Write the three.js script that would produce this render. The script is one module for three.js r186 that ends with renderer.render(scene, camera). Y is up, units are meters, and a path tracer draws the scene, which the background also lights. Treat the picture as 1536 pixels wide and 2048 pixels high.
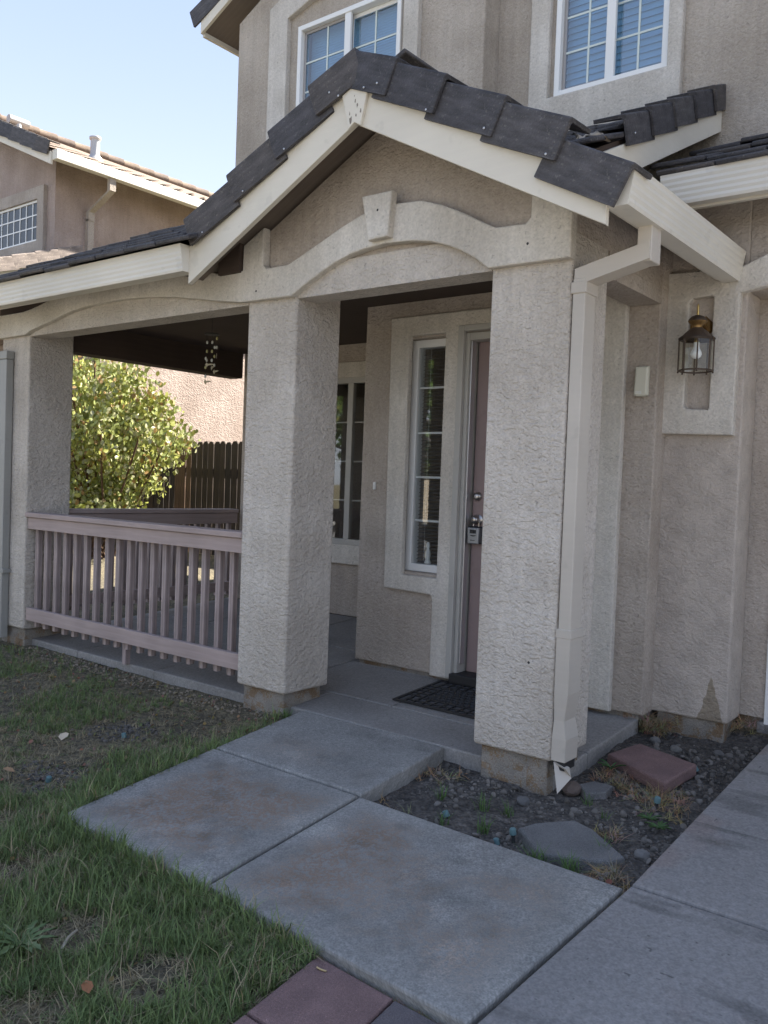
import * as THREE from 'three';
import { RoundedBoxGeometry } from 'three/addons/geometries/RoundedBoxGeometry.js';
import { mergeGeometries } from 'three/addons/utils/BufferGeometryUtils.js';

// ---------------------------------------------------------------- camera, sky, sun, exposure
const W = 768, H = 1024;
const scene = new THREE.Scene();
const camera = new THREE.PerspectiveCamera(61.034, W / H, 0.05, 900);
{
  const yaw = 0.66628, pitch = -0.03248, roll = 0.03732;
  const f = new THREE.Vector3(-Math.sin(yaw) * Math.cos(pitch), Math.sin(pitch), -Math.cos(yaw) * Math.cos(pitch));
  const r = new THREE.Vector3(Math.cos(yaw), 0, -Math.sin(yaw)), u = new THREE.Vector3().crossVectors(r, f);
  const c = Math.cos(roll), s = Math.sin(roll);
  const r2 = r.clone().multiplyScalar(c).addScaledVector(u, s), u2 = u.clone().multiplyScalar(c).addScaledVector(r, -s);
  camera.quaternion.setFromRotationMatrix(new THREE.Matrix4().makeBasis(r2, u2, f.clone().negate()));
  camera.position.set(3.4304, 1.3024, 3.5078);
}
const renderer = new THREE.WebGLRenderer({ antialias: true });
renderer.setSize(W, H);
renderer.toneMapping = THREE.LinearToneMapping;
renderer.toneMappingExposure = 6.4;
renderer.shadowMap.enabled = true;
const SUN = new THREE.Vector3(0.33, 1.12, -0.93).normalize();
{
  const w = 512, h = 256, d = new Float32Array(w * h * 4), v = new THREE.Vector3();
  for (let j = 0; j < h; j++) for (let i = 0; i < w; i++) {
    const el = ((j + 0.5) / h - 0.5) * Math.PI, az = ((i + 0.5) / w - 0.5) * 2 * Math.PI;
    v.set(Math.cos(el) * Math.cos(az), Math.sin(el), Math.cos(el) * Math.sin(az));
    const t = Math.pow(1 - Math.max(0, v.y), 3.4), g = 0.03 * Math.pow(Math.max(0, v.dot(SUN)), 6);
    const k = (j * w + i) * 4, low = v.y < 0 ? 0.8 : 1;
    d[k] = (0.074 + 0.190 * t + g) * low; d[k + 1] = (0.100 + 0.183 * t + g) * low; d[k + 2] = (0.160 + 0.148 * t + g) * low; d[k + 3] = 1;
  }
  const sky = new THREE.DataTexture(d, w, h, THREE.RGBAFormat, THREE.FloatType);
  sky.mapping = THREE.EquirectangularReflectionMapping; sky.magFilter = THREE.LinearFilter; sky.minFilter = THREE.LinearFilter; sky.needsUpdate = true;
  scene.background = sky; scene.environment = sky;
}
const sun = new THREE.DirectionalLight(new THREE.Color(1, 0.93, 0.82), 4.2);
sun.position.copy(SUN).multiplyScalar(40); sun.target.position.set(0, 0, 0); sun.castShadow = true;
sun.shadow.mapSize.set(4096, 4096);
Object.assign(sun.shadow.camera, { left: -30, right: 30, top: 30, bottom: -30, near: 1, far: 120 });
scene.add(sun, sun.target);

// ---------------------------------------------------------------- helpers
function RNG(a) { return () => { a |= 0; a = a + 0x6D2B79F5 | 0; let t = Math.imul(a ^ a >>> 15, 1 | a); t = t + Math.imul(t ^ t >>> 7, 61 | t) ^ t; return ((t ^ t >>> 14) >>> 0) / 4294967296; }; }
const rnd = RNG(77), R = (a, b) => a + (b - a) * rnd();
const clamp = (x, a = 0, b = 1) => Math.min(b, Math.max(a, x)), lerp = (a, b, t) => a + (b - a) * t;
const sstep = (a, b, x) => { const t = clamp((x - a) / (b - a)); return t * t * (3 - 2 * t); };
const HS = new Float32Array(65536); { const q = RNG(5); for (let i = 0; i < 65536; i++) HS[i] = q(); }
function vn(x, y, p = 256) {            // value noise, periodic in p cells
  const xi = Math.floor(x), yi = Math.floor(y), fx = x - xi, fy = y - yi;
  const u = fx * fx * (3 - 2 * fx), v = fy * fy * (3 - 2 * fy);
  const a = ((xi % p) + p) % p, b = (a + 1) % p, c = ((yi % p) + p) % p, d = (c + 1) % p;
  const h00 = HS[(a + c * 251) & 65535], h10 = HS[(b + c * 251) & 65535], h01 = HS[(a + d * 251) & 65535], h11 = HS[(b + d * 251) & 65535];
  return (h00 + (h10 - h00) * u) * (1 - v) + (h01 + (h11 - h01) * u) * v;
}
function fbm(x, y, o = 4, p = 256) { let s = 0, a = 0.5, n = 0; for (let i = 0; i < o; i++) { s += a * vn(x, y, p); n += a; a *= 0.5; x *= 2; y *= 2; p *= 2; } return s / n; }
function tex(n, fn, { srgb = false, m = n } = {}) {        // fn(u,v) -> value or [r,g,b] 0..1
  const d = new Uint8Array(n * m * 4);
  for (let j = 0; j < m; j++) for (let i = 0; i < n; i++) {
    const c = fn((i + 0.5) / n, (j + 0.5) / m), k = (j * n + i) * 4;
    if (typeof c === 'number') { d[k] = d[k + 1] = d[k + 2] = clamp(c) * 255; } else { d[k] = clamp(c[0]) * 255; d[k + 1] = clamp(c[1]) * 255; d[k + 2] = clamp(c[2]) * 255; }
    d[k + 3] = 255;
  }
  const t = new THREE.DataTexture(d, n, m); t.wrapS = t.wrapT = THREE.RepeatWrapping; t.magFilter = THREE.LinearFilter; t.minFilter = THREE.LinearMipmapLinearFilter; t.generateMipmaps = true;
  if (srgb) t.colorSpace = THREE.SRGBColorSpace;
  t.needsUpdate = true; return t;
}
function rep(t, x, y = x) { const c = t.clone(); c.repeat.set(x, y); c.needsUpdate = true; return c; }
const L = (r, g, b) => new THREE.Color().setRGB(r, g, b);
function mat(o) { return new THREE.MeshStandardMaterial({ roughness: 0.9, ...o }); }

function boxUV(g) {                     // uv in metres, by dominant normal
  g = g.index ? g.toNonIndexed() : g;
  const p = g.attributes.position, uv = new Float32Array(p.count * 2), a = new THREE.Vector3(), b = new THREE.Vector3(), c = new THREE.Vector3();
  for (let i = 0; i < p.count; i += 3) {
    a.fromBufferAttribute(p, i); b.fromBufferAttribute(p, i + 1).sub(a); c.fromBufferAttribute(p, i + 2).sub(a); b.cross(c);
    const ax = Math.abs(b.x), ay = Math.abs(b.y), az = Math.abs(b.z);
    for (let k = 0; k < 3; k++) {
      const x = p.getX(i + k), y = p.getY(i + k), z = p.getZ(i + k);
      uv[(i + k) * 2] = ax > ay && ax > az ? z : x; uv[(i + k) * 2 + 1] = ay >= ax && ay >= az ? z : y;
    }
  }
  g.setAttribute('uv', new THREE.BufferAttribute(uv, 2));
  if (g.attributes.uv1) g.deleteAttribute('uv1');
  return g;
}
function box(x0, x1, y0, y1, z0, z1, r = 0) {
  const w = x1 - x0, h = y1 - y0, d = z1 - z0;
  const g = r ? new RoundedBoxGeometry(w, h, d, 2, Math.min(r, w / 2.01, h / 2.01, d / 2.01)) : new THREE.BoxGeometry(w, h, d);
  g.translate((x0 + x1) / 2, (y0 + y1) / 2, (z0 + z1) / 2);
  return boxUV(g);
}
function shape(pts, holes = []) {
  const s = new THREE.Shape(pts.map(p => new THREE.Vector2(p[0], p[1])));
  for (const h of holes) s.holes.push(new THREE.Path(h.map(p => new THREE.Vector2(p[0], p[1]))));
  return s;
}
function ext(pts, z0, z1, bev = 0, holes = []) {          // xy polygon from z0 to z1, front edge bevelled
  const g = new THREE.ExtrudeGeometry(shape(pts, holes), { depth: z1 - z0 - 2 * bev, bevelEnabled: bev > 0, bevelSize: bev, bevelOffset: -bev, bevelThickness: bev, bevelSegments: 2, curveSegments: 1 });
  g.translate(0, 0, z0 + bev);
  return boxUV(g);
}
const SLOPE = 0.07, plane = z => -SLOPE * (z + 0.09);
function slope(g) { const p = g.attributes.position; for (let i = 0; i < p.count; i++) p.setY(i, p.getY(i) + plane(p.getZ(i))); g.computeVertexNormals(); return g; }
function slab(pts, top, thick, bev = 0.006) {             // xz polygon laid on the sloping grade
  let g = new THREE.ExtrudeGeometry(shape(pts), { depth: thick - 2 * bev, bevelEnabled: true, bevelSize: bev, bevelOffset: -bev, bevelThickness: bev, bevelSegments: 2 });
  g.translate(0, 0, bev); g.rotateX(Math.PI / 2); g.translate(0, top, 0); g = boxUV(g);
  const p = g.attributes.position; for (let i = 0; i < p.count; i++) p.setY(i, p.getY(i) + plane(p.getZ(i)));
  return g;
}
const rect = (x0, x1, y0, y1) => [[x0, y0], [x1, y0], [x1, y1], [x0, y1]];
const used = {};
function numbered(n) { used[n] = (used[n] || 0) + 1; return used[n] === 1 ? n : n + '_' + String(used[n] - 1).padStart(3, '0'); }
function part(name, geo, m, parent) { const o = new THREE.Mesh(geo, m); o.name = parent && parent !== scene ? name : numbered(name); o.castShadow = o.receiveShadow = true; (parent || scene).add(o); return o; }
function tag(o, label, category, group, kind) { if (label) o.userData.label = label; if (category) o.userData.category = category; if (group) o.userData.group = group; if (kind) o.userData.kind = kind; return o; }
function thing(name, label, category, group) { const g = new THREE.Group(); g.name = numbered(name); scene.add(g); return tag(g, label, category, group); }
function struct(name, geo, m) { return tag(part(name, geo, m), null, null, null, 'structure'); }
const merge = a => { const b = a.map(g => { g = g.index ? g.toNonIndexed() : g; for (const k of Object.keys(g.attributes)) if (!['position', 'normal', 'uv'].includes(k)) g.deleteAttribute(k); return g; }); return mergeGeometries(b); };
function tube(pts, r, seg = 20, rs = 8, closed = false) { return new THREE.TubeGeometry(new THREE.CatmullRomCurve3(pts.map(p => new THREE.Vector3(...p)), closed), seg, r, rs, closed); }

// ---------------------------------------------------------------- materials
const tStucco = tex(1024, (u, v) => {                      // trowelled lace stucco: short torn ridges over a grainy bed
  const wx = fbm(u * 14, v * 14, 2, 14) * 1.6, wy = fbm(u * 14 + 5, v * 14 + 3, 2, 14) * 1.6;
  const a = fbm(u * 28 + wx, v * 44 + wy, 3, 512), b = fbm(u * 70 + wy, v * 90 + wx, 2, 512), q = vn(u * 120, v * 120, 120), f = vn(u * 330, v * 330, 330);
  const torn = sstep(0.40, 0.66, a);
  return 0.15 + 0.36 * torn + 0.22 * sstep(0.3, 0.7, b) + 0.13 * q + 0.14 * f;
});
const tFine = tex(1024, (u, v) => { const n = fbm(u * 40 + 2 * vn(u * 12, v * 12, 12), v * 40, 3, 40); return 0.3 * vn(u * 300, v * 300, 300) + 0.25 * vn(u * 150, v * 150, 150) + 0.45 * sstep(0.3, 0.7, n); });
const tMott = tex(512, (u, v) => {                         // paint weathering: patches, pores and rain runs
  const n = fbm(u * 5, v * 5, 5, 5), r = fbm(u * 60, v * 4, 3, 60), g = vn(u * 240, v * 240, 240), pit = vn(u * 170 + 3, v * 170, 170) > 0.93 ? 0.86 : 1;
  const k = (0.80 + 0.2 * n + 0.07 * (r - 0.5) + 0.09 * (g - 0.5)) * pit;
  return [k, k * (0.985 + 0.02 * n), k * (0.96 + 0.05 * n)];
}, { srgb: true });
function stucco(r, g, b, o = {}) { return mat({ color: L(r, g, b), map: rep(tMott, 0.55), bumpMap: rep(o.fine ? tFine : tStucco, o.fine ? 1.6 : 1.25), bumpScale: o.bump || 0.0065, roughness: 0.95 }); }
const mBody = stucco(0.52, 0.455, 0.395), mPillar = stucco(0.64, 0.585, 0.525, { bump: 0.009 }), mTrim = stucco(0.73, 0.685, 0.62, { fine: 1, bump: 0.004 });
const mUpper = stucco(0.52, 0.46, 0.395, { fine: 1, bump: 0.006 });
const mUpTrim = stucco(0.66, 0.62, 0.565, { fine: 1, bump: 0.003 });
const tConc = tex(1024, (u, v) => { const n = fbm(u * 6, v * 6, 5, 6), g = vn(u * 500, v * 500, 500), h = vn(u * 220, v * 220, 220), s = vn(u * 130 + 7, v * 130, 130) > 0.95 ? 0.8 : 1; const k = (0.72 + 0.2 * n + 0.12 * (g - 0.5) + 0.1 * (h - 0.5)) * s; return [k, k, k * 0.995]; }, { srgb: true });
const tConcB = tex(512, (u, v) => 0.5 * vn(u * 200, v * 200, 200) + 0.5 * fbm(u * 40, v * 40, 3, 40));
const mConc = mat({ color: L(0.40, 0.385, 0.36), map: rep(tConc, 0.6), bumpMap: rep(tConcB, 1.5), bumpScale: 0.0025 });
const mPorch = mat({ color: L(0.40, 0.38, 0.36), map: rep(tConc, 0.5), bumpMap: rep(tConcB, 1.2), bumpScale: 0.0015, roughness: 0.8 });
const mFound = mat({ color: L(0.33, 0.30, 0.26), map: rep(tex(512, (u, v) => { const n = fbm(u * 8, v * 8, 4, 8), r = sstep(0.45, 0.75, fbm(u * 14 + 3, v * 9, 4, 126) + 0.3 * (vn(u * 160, v * 160, 160) - 0.5)); const k = 0.72 + 0.3 * n + 0.14 * (vn(u * 200, v * 200, 200) - 0.5); return [k * (1 - 0.08 * r), k * (1 - 0.2 * r), k * (1 - 0.33 * r)]; }, { srgb: true }), 1.3), bumpMap: rep(tConcB, 1), bumpScale: 0.006 });
const tTile = tex(512, (u, v) => { const n = fbm(u * 5, v * 5, 4, 5), st = fbm(u * 4, v * 26, 3, 4), g = vn(u * 150, v * 150, 150), l = sstep(0.70, 0.78, fbm(u * 34, v * 34, 3, 34)); const k = 0.52 + 0.3 * n + 0.32 * (st - 0.5) + 0.12 * (g - 0.5); return [k + 0.05 + 0.2 * l, k + 0.04 + 0.2 * l, k + 0.05 + 0.16 * l]; }, { srgb: true });
const tTileB = tex(256, (u, v) => 0.5 * vn(u * 60, v * 60, 60) + 0.5 * fbm(u * 14, v * 20, 3, 14));
const mTile = [[0.115, 0.112, 0.118], [0.135, 0.13, 0.132], [0.10, 0.098, 0.106], [0.14, 0.128, 0.12]].map(c => mat({ color: L(...c), map: rep(tTile, 2.2), bumpMap: rep(tTileB, 2.5), bumpScale: 0.004, roughness: 0.75 }));
const tPaint = tex(512, (u, v) => { const n = fbm(u * 4, v * 4, 4, 4), g = fbm(u * 3, v * 90, 3, 3), d = sstep(0.72, 0.8, fbm(u * 22, v * 22, 3, 22)); const k = 0.88 + 0.1 * n + 0.02 * (g - 0.5) - 0.03 * d; return [k, k * 0.993, k * 0.975]; }, { srgb: true });
const mWhite = mat({ color: L(0.78, 0.74, 0.66), map: rep(tPaint, 0.7), roughness: 0.6, bumpMap: rep(tTileB, 3), bumpScale: 0.0006 });
const mGutter = mat({ color: L(0.78, 0.755, 0.70), map: rep(tPaint, 0.6), roughness: 0.45 });
const mSpout = mat({ color: L(0.58, 0.535, 0.485), map: rep(tPaint, 0.6), roughness: 0.5 });
const tWood = tex(512, (u, v) => { const g = fbm(u * 3, v * 60, 4, 3), n = fbm(u * 6, v * 6, 3, 6); return 0.80 + 0.13 * g + 0.08 * (n - 0.5); }, { srgb: true });
const tWoodX = tex(512, (u, v) => { const g = fbm(u * 60, v * 3, 4, 60), n = fbm(u * 6, v * 6, 3, 6); return 0.62 + 0.4 * g + 0.16 * (n - 0.5); }, { srgb: true });
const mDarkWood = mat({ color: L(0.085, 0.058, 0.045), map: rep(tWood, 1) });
const mUnder = mat({ color: L(0.24, 0.195, 0.16), map: rep(tWood, 1) });
const mRail = mat({ color: L(0.52, 0.41, 0.38), map: rep(tWood, 1.2), roughness: 0.7, bumpMap: rep(tWood, 1.2), bumpScale: 0.001 });
const mBal = mat({ color: L(0.48, 0.385, 0.365), map: rep(tWoodX, 1.2), roughness: 0.7 });
const mDoor = mat({ color: L(0.30, 0.225, 0.225), roughness: 0.55, map: rep(tPaint, 0.5) });
const mFrame = mat({ color: L(0.50, 0.49, 0.47), map: rep(tPaint, 0.6), roughness: 0.55 });
const mVinyl = mat({ color: L(0.78, 0.78, 0.76), roughness: 0.35 });
const mScreenF = mat({ color: L(0.36, 0.34, 0.33), roughness: 0.5, metalness: 0.3 });
const mGlass = new THREE.MeshPhysicalMaterial({ color: L(0.9, 0.93, 0.94), transmission: 1, thickness: 0, roughness: 0.02, ior: 2.1 });
const mGlassThin = new THREE.MeshPhysicalMaterial({ color: L(0.95, 0.96, 0.93), transmission: 1, thickness: 0, roughness: 0.02, ior: 1.5 });
const mGlassUp = new THREE.MeshPhysicalMaterial({ color: L(0.42, 0.62, 0.80), transmission: 1, thickness: 0, roughness: 0.02, ior: 2.3 });
const mBlind = mat({ color: L(0.72, 0.72, 0.70), roughness: 0.6 });
const mBlindDark = mat({ color: L(0.16, 0.15, 0.14), roughness: 0.6 });
const mInner = mat({ color: L(0.05, 0.045, 0.04) });
const mAlu = mat({ color: L(0.6, 0.6, 0.62), metalness: 0.9, roughness: 0.35 });
const mNickel = mat({ color: L(0.42, 0.40, 0.38), metalness: 1, roughness: 0.28 });
const mBlack = mat({ color: L(0.018, 0.018, 0.02), roughness: 0.55 });
const mBrass = mat({ color: L(0.30, 0.19, 0.08), metalness: 0.9, roughness: 0.45 });
const mBrassOld = mat({ color: L(0.12, 0.09, 0.07), metalness: 0.7, roughness: 0.55 });
const mGold = mat({ color: L(0.6, 0.42, 0.15), metalness: 1, roughness: 0.3 });

// ---------------------------------------------------------------- ground, lawn, bed
const walkPoly = [[0.07, -0.09], [1.04, -0.09], [1.085, 0.635], [2.294, 0.659], [2.25, 1.565], [0.228, 1.521]];
const inPoly = (x, z, P) => { let c = false; for (let i = 0, j = P.length - 1; i < P.length; j = i++) { const [a, b] = P[i], [d, e] = P[j]; if ((b > z) !== (e > z) && x < (d - a) * (z - b) / (e - b) + a) c = !c; } return c; };
const inBed = (x, z) => x > 1.0 && x < 2.3 && z > -1.4 && z < 0.68;
function walkDist(x, z) { let d = 9; if (z > -0.05 && z < 1.55) d = Math.min(d, Math.abs(x - lerp(0.07, 0.228, z / 1.52))); if (x > 0.2 && x < 1.75) d = Math.min(d, Math.abs(z - 1.53)); return d; }
function grade(x, z) { const zz = clamp(z, -3.2, 5.5); return plane(zz) + (z > 5.5 ? -0.0 : 0); }
function gy(x, z) {
  let y = grade(x, z) - 0.055;
  if (inBed(x, z)) y += -0.02 + 0.045 * (fbm(x * 5 + 20, z * 5 + 9, 3) - 0.45) + 0.03 * (fbm(x * 22, z * 22, 3) - 0.5);
  else if (Math.abs(x) < 7 && z > -1 && z < 4) y += 0.028 * sstep(0.3, 0.0, walkDist(x, z)) + 0.035 * (fbm(x * 2.2 + 9, z * 2.2 + 4, 3) - 0.5) + 0.012 * (fbm(x * 20, z * 20, 2) - 0.5);
  return y;
}
{
  const xs = [], zs = [];
  for (const v of [-400, -150, -60, -30, -18, -12, -8, -6, -5]) xs.push(v);
  for (let x = -4; x < 2.5; x += 0.045) xs.push(x);
  for (const v of [2.6, 3, 4, 6, 9, 15, 30, 60, 150, 400]) xs.push(v);
  for (const v of [-400, -150, -60, -30, -18, -12, -8, -5, -3.2, -2]) zs.push(v);
  for (let z = -1.5; z < 3.2; z += 0.045) zs.push(z);
  for (const v of [3.5, 4, 4.6, 5.5, 7]) zs.push(v);
  for (const v of [20, 40, 80, 200, 400]) zs.push(v);
  const pos = [], col = [], uv = [], idx = [], nx = xs.length, nz = zs.length;
  for (const z of zs) for (const x of xs) {
    pos.push(x, gy(x, z), z); uv.push(x, z);
    const n = fbm(x * 3 + 30, z * 3 + 11, 4), n2 = fbm(x * 14, z * 14, 3);
    let c = inBed(x, z) ? [0.09 + 0.16 * n2 * (n + 0.2), 0.08 + 0.14 * n2 * (n + 0.2), 0.07 + 0.125 * n2 * (n + 0.2)] : [0.20 + 0.10 * (n - 0.5) + 0.16 * (n2 - 0.5), 0.165 + 0.08 * (n - 0.5) + 0.12 * (n2 - 0.5), 0.10 + 0.04 * (n - 0.5) + 0.06 * (n2 - 0.5)];
    if (Math.abs(x) > 8 || z > 6 || z < -6) c = [0.20, 0.175, 0.095];
    col.push(...c);
  }
  for (let j = 0; j < nz - 1; j++) for (let i = 0; i < nx - 1; i++) { const a = j * nx + i; idx.push(a, a + nx, a + 1, a + 1, a + nx, a + nx + 1); }
  const g = new THREE.BufferGeometry();
  g.setAttribute('position', new THREE.Float32BufferAttribute(pos, 3)); g.setAttribute('color', new THREE.Float32BufferAttribute(col, 3)); g.setAttribute('uv', new THREE.Float32BufferAttribute(uv, 2));
  g.setIndex(idx); g.computeVertexNormals();
  struct('ground', g, mat({ vertexColors: true, roughness: 1, map: tex(512, (u, v) => { const n = vn(u * 120, v * 120, 120), f = vn(u * 40, v * 40, 40); return 0.62 + 0.3 * n + 0.25 * (f - 0.5); }, { srgb: true }), bumpMap: tex(512, (u, v) => 0.6 * vn(u * 90, v * 90, 90) + 0.4 * fbm(u * 30, v * 30, 3, 30)), bumpScale: 0.02 }));
}
// ---------------------------------------------------------------- walkway, porch floor, driveway, street
const tWalk = tex(2048, (u, v) => {                        // u: x 0..2.4, v: z -0.1..1.7 ; brown soil stain with its own grain
  const x = u * 2.4, z = v * 1.8 - 0.1;
  const g = vn(u * 520, v * 390, 4096), g2 = vn(u * 230, v * 172, 4096), n = fbm(u * 9, v * 7, 5), m = fbm(u * 34 + 4, v * 26, 3);
  let s = 0;                                              // stain per slab, clean towards the slab's rim
  const edge = (a, b, c, d) => Math.min(x - a, b - x, z - c, d - z);
  const e1 = edge(0.13, 1.08, -0.4, 0.62), e2 = edge(0.2, 1.12, 0.63, 1.52), e3 = edge(1.13, 2.28, 0.66, 1.55);
  s = Math.max(e1 > 0 ? sstep(0.03, 0.3, e1) * sstep(0.15, 0.5, z) * 0.55 : 0, e2 > 0 ? sstep(0.02, 0.22, e2) : 0, e3 > 0 ? sstep(0.02, 0.2, e3) * (0.55 + 0.45 * sstep(1.7, 1.4, x)) : 0);
  s *= sstep(0.26, 0.54, n + 0.3 * (m - 0.5)) * sstep(0.35, 0.75, g2 * 0.5 + g * 0.45 + m * 0.25);
  const sp = vn(u * 900 + 11, v * 680, 4096) > 0.94 ? 0.8 : 1, pale = sstep(0.55, 0.85, fbm(u * 14 + 8, v * 10 + 2, 4) + 0.2 * (g - 0.5)) * 0.08;
  const blot = sstep(0.55, 0.85, fbm(u * 22 + 3, v * 17 + 5, 3) + 0.2 * (g2 - 0.5)) * 0.07;
  const k = (0.70 + 0.14 * n + 0.15 * (g - 0.5) + 0.1 * (g2 - 0.5) + pale - blot) * sp;
  return [k * lerp(1, 0.90, s), k * lerp(1.015, 0.81, s), k * lerp(1.02, 0.74, s)];
}, { srgb: true, m: 1536 });
const mWalk = mat({ color: L(0.46, 0.43, 0.395), map: tWalk, bumpMap: rep(tConcB, 3.5, 2.6), bumpScale: 0.003, roughness: 0.92 });
function walkUV(g) { const p = g.attributes.position, uv = g.attributes.uv; for (let i = 0; i < p.count; i++) { uv.setXY(i, (p.getX(i) + p.getY(i) - plane(p.getZ(i))) / 2.4, (p.getZ(i) + 0.1 + (p.getY(i) - plane(p.getZ(i)))) / 1.8); } return g; }
const mJoint = mat({ color: L(0.035, 0.032, 0.03), bumpMap: rep(tConcB, 3), bumpScale: 0.01 });
const walkway = struct('walkway', slab([[0.09, -0.085], [1.03, -0.085], [1.075, 0.65], [2.28, 0.675], [2.235, 1.55], [0.245, 1.50]], -0.045, 0.09), mJoint);
for (const P of [[[0.07, -0.088], [1.04, -0.088], [1.083, 0.607], [0.135, 0.605]], [[0.136, 0.623], [1.075, 0.625], [1.134, 1.521], [0.228, 1.517]], [[1.094, 0.628], [2.294, 0.659], [2.248, 1.570], [1.152, 1.521]]])
  part('slab', walkUV(slab(P, 0, 0.1, 0.009)), mWalk, walkway);
const porch = struct('porch_floor', slab(rect(-2.9, 1.63, -2.2, -0.12), -0.025, 0.24), mJoint);
{ // porch slabs between tooled joints
  const xs = [-2.92, -2.2, -1.3, -0.42], zf = [[-2.2, -1.32], [-1.312, -0.47]];
  const P = (x0, x1, z0, z1) => part('slab', slab(rect(x0, x1, z0, z1), 0, 0.25, 0.009), mPorch, porch);
  for (const [z0, z1] of [[-2.2, -1.32], [-1.312, -0.094]]) for (let i = 0; i < 3; i++) P(xs[i], xs[i + 1] - 0.006, z0, z1);
  P(-0.414, 0.42, -2.2, -1.062); P(-0.414, 0.42, -1.054, -0.452); P(0.426, 1.645, -1.40, -0.452); P(-0.03, 1.255, -0.444, -0.094); P(1.262, 1.645, -0.444, -0.094);
  P(-0.414, -0.036, -0.444, -0.094);
}
const mDrive = mat({ color: L(0.41, 0.385, 0.365), map: tex(1024, (u, v) => { // 3.4 m square: tyre scuffs, speckle
  const n = fbm(u * 5, v * 5, 5, 5), g = vn(u * 700, v * 700, 700), g2 = vn(u * 300, v * 300, 300), sc = sstep(0.6, 0.8, fbm(u * 7 + 3, v * 30, 4, 210)), d = vn(u * 210, v * 210, 210) > 0.965 ? 0.72 : 1, b = sstep(0.6, 0.72, fbm(u * 9 + 2, v * 9, 4, 9));
  const k = (0.72 + 0.12 * n + 0.13 * (g - 0.5) + 0.08 * (g2 - 0.5) - 0.15 * sc) * d; return [k * (1 - 0.01 * b), k * (1 - 0.055 * b), k * (1 - 0.07 * b)];
}, { srgb: true }), bumpMap: rep(tConcB, 4), bumpScale: 0.003 });
function driveUV(g) { const p = g.attributes.position, uv = g.attributes.uv; for (let i = 0; i < p.count; i++) uv.setXY(i, p.getX(i) / 3.4, (p.getZ(i) + p.getY(i) - plane(p.getZ(i))) / 3.4); return g; }
const drive = struct('driveway', slab([[2.33, -1.5], [8.0, -1.5], [8.0, 5.4], [2.33, 5.4]], -0.045, 0.1), mJoint);
part('slab', driveUV(slab([[2.305, -1.10], [2.312, 0.620], [7.5, 0.638], [7.5, -1.58], [2.17, -1.58], [2.17, -1.42], [2.303, -1.42]], 0.003, 0.1, 0.009)), mDrive, drive);
part('slab', driveUV(slab([[2.313, 0.634], [7.5, 0.652], [7.5, 3.0], [2.262, 3.0], [2.268, 1.6], [2.30, 0.9]], 0.003, 0.1, 0.009)), mDrive, drive);
part('slab', driveUV(slab([[2.262, 3.01], [7.5, 3.01], [7.5, 5.5], [2.262, 5.5]], 0.003, 0.1, 0.009)), mDrive, drive);
const Y0 = plane(5.5);
struct('sidewalk', box(-60, 60, Y0 - 0.2, Y0 - 0.02, 5.6, 7.1, 0.01), mConc);
struct('road', new THREE.PlaneGeometry(200, 9).rotateX(-Math.PI / 2).translate(0, Y0 - 0.15 + 0.115, 11.7), mat({ color: L(0.13, 0.128, 0.125), map: rep(tConc, 30, 3) }));
struct('far_sidewalk', box(-60, 60, Y0 - 0.3, Y0, 16.2, 17.8, 0.01), mConc);
// ---------------------------------------------------------------- loose pavers by the walk
const tPav = tex(512, (u, v) => { const n = fbm(u * 6, v * 6, 4, 6), g = vn(u * 220, v * 220, 220), w = vn(u * 90 + 4, v * 90, 90) > 0.955 ? 1.45 : 1; const k = (0.68 + 0.16 * n + 0.2 * (g - 0.5)) * w; return [k, k, k]; }, { srgb: true });
const mRedPav = mat({ color: L(0.36, 0.225, 0.21), map: rep(tPav, 2.5), bumpMap: rep(tConcB, 2), bumpScale: 0.004 });
const mGreyPav = mat({ color: L(0.22, 0.19, 0.195), map: rep(tPav, 2.5), bumpMap: rep(tConcB, 2), bumpScale: 0.004 });
const mSlatePav = mat({ color: L(0.26, 0.255, 0.25), map: rep(tPav, 2), bumpMap: rep(tConcB, 2), bumpScale: 0.004 });
for (const [P, m, l] of [
  [[[1.705, 1.560], [2.010, 1.578], [2.028, 1.878], [1.728, 1.868]], mRedPav, 'dusty red paver against the walk edge beside the grass'],
  [[[2.018, 1.580], [2.31, 1.590], [2.33, 1.886], [2.036, 1.878]], mGreyPav, 'dark grey paver right of the red one at the walk edge'],
  [[[1.730, 1.878], [2.030, 1.888], [2.045, 2.19], [1.745, 2.18]], mRedPav, 'faded red paver at the bottom edge, in front of the other red one'],
  [[[2.038, 1.890], [2.33, 1.896], [2.345, 2.19], [2.053, 2.19]], mGreyPav, 'dark grey paver in the second row by the driveway']])
  tag(part('paver', slab(P, -0.022, 0.06, 0.008), m), l, 'paver', 'pavers laid along the front of the walk');
tag(part('stepping_stone', slab([[1.712, -0.53], [1.78, -0.765], [2.105, -0.655], [2.068, -0.335]], -0.012, 0.06, 0.01), mRedPav), 'red rectangular stepping stone in the soil bed by the garage wall', 'stepping stone');
tag(part('stepping_stone', slab([[1.752, 0.42], [1.785, 0.335], [1.90, 0.215], [2.00, 0.25], [2.19, 0.39], [2.16, 0.46], [1.93, 0.56]], -0.028, 0.06, 0.01), mSlatePav), 'slate grey many-sided stepping stone near the corner of walk and driveway', 'stepping stone');
tag(part('slate_chip', slab([[1.73, -0.17], [1.77, -0.25], [1.86, -0.25], [1.87, -0.16], [1.80, -0.10]], -0.045, 0.04, 0.006), mSlatePav), 'small flat slate chip in soil beside the downspout foot', 'stone');

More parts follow.
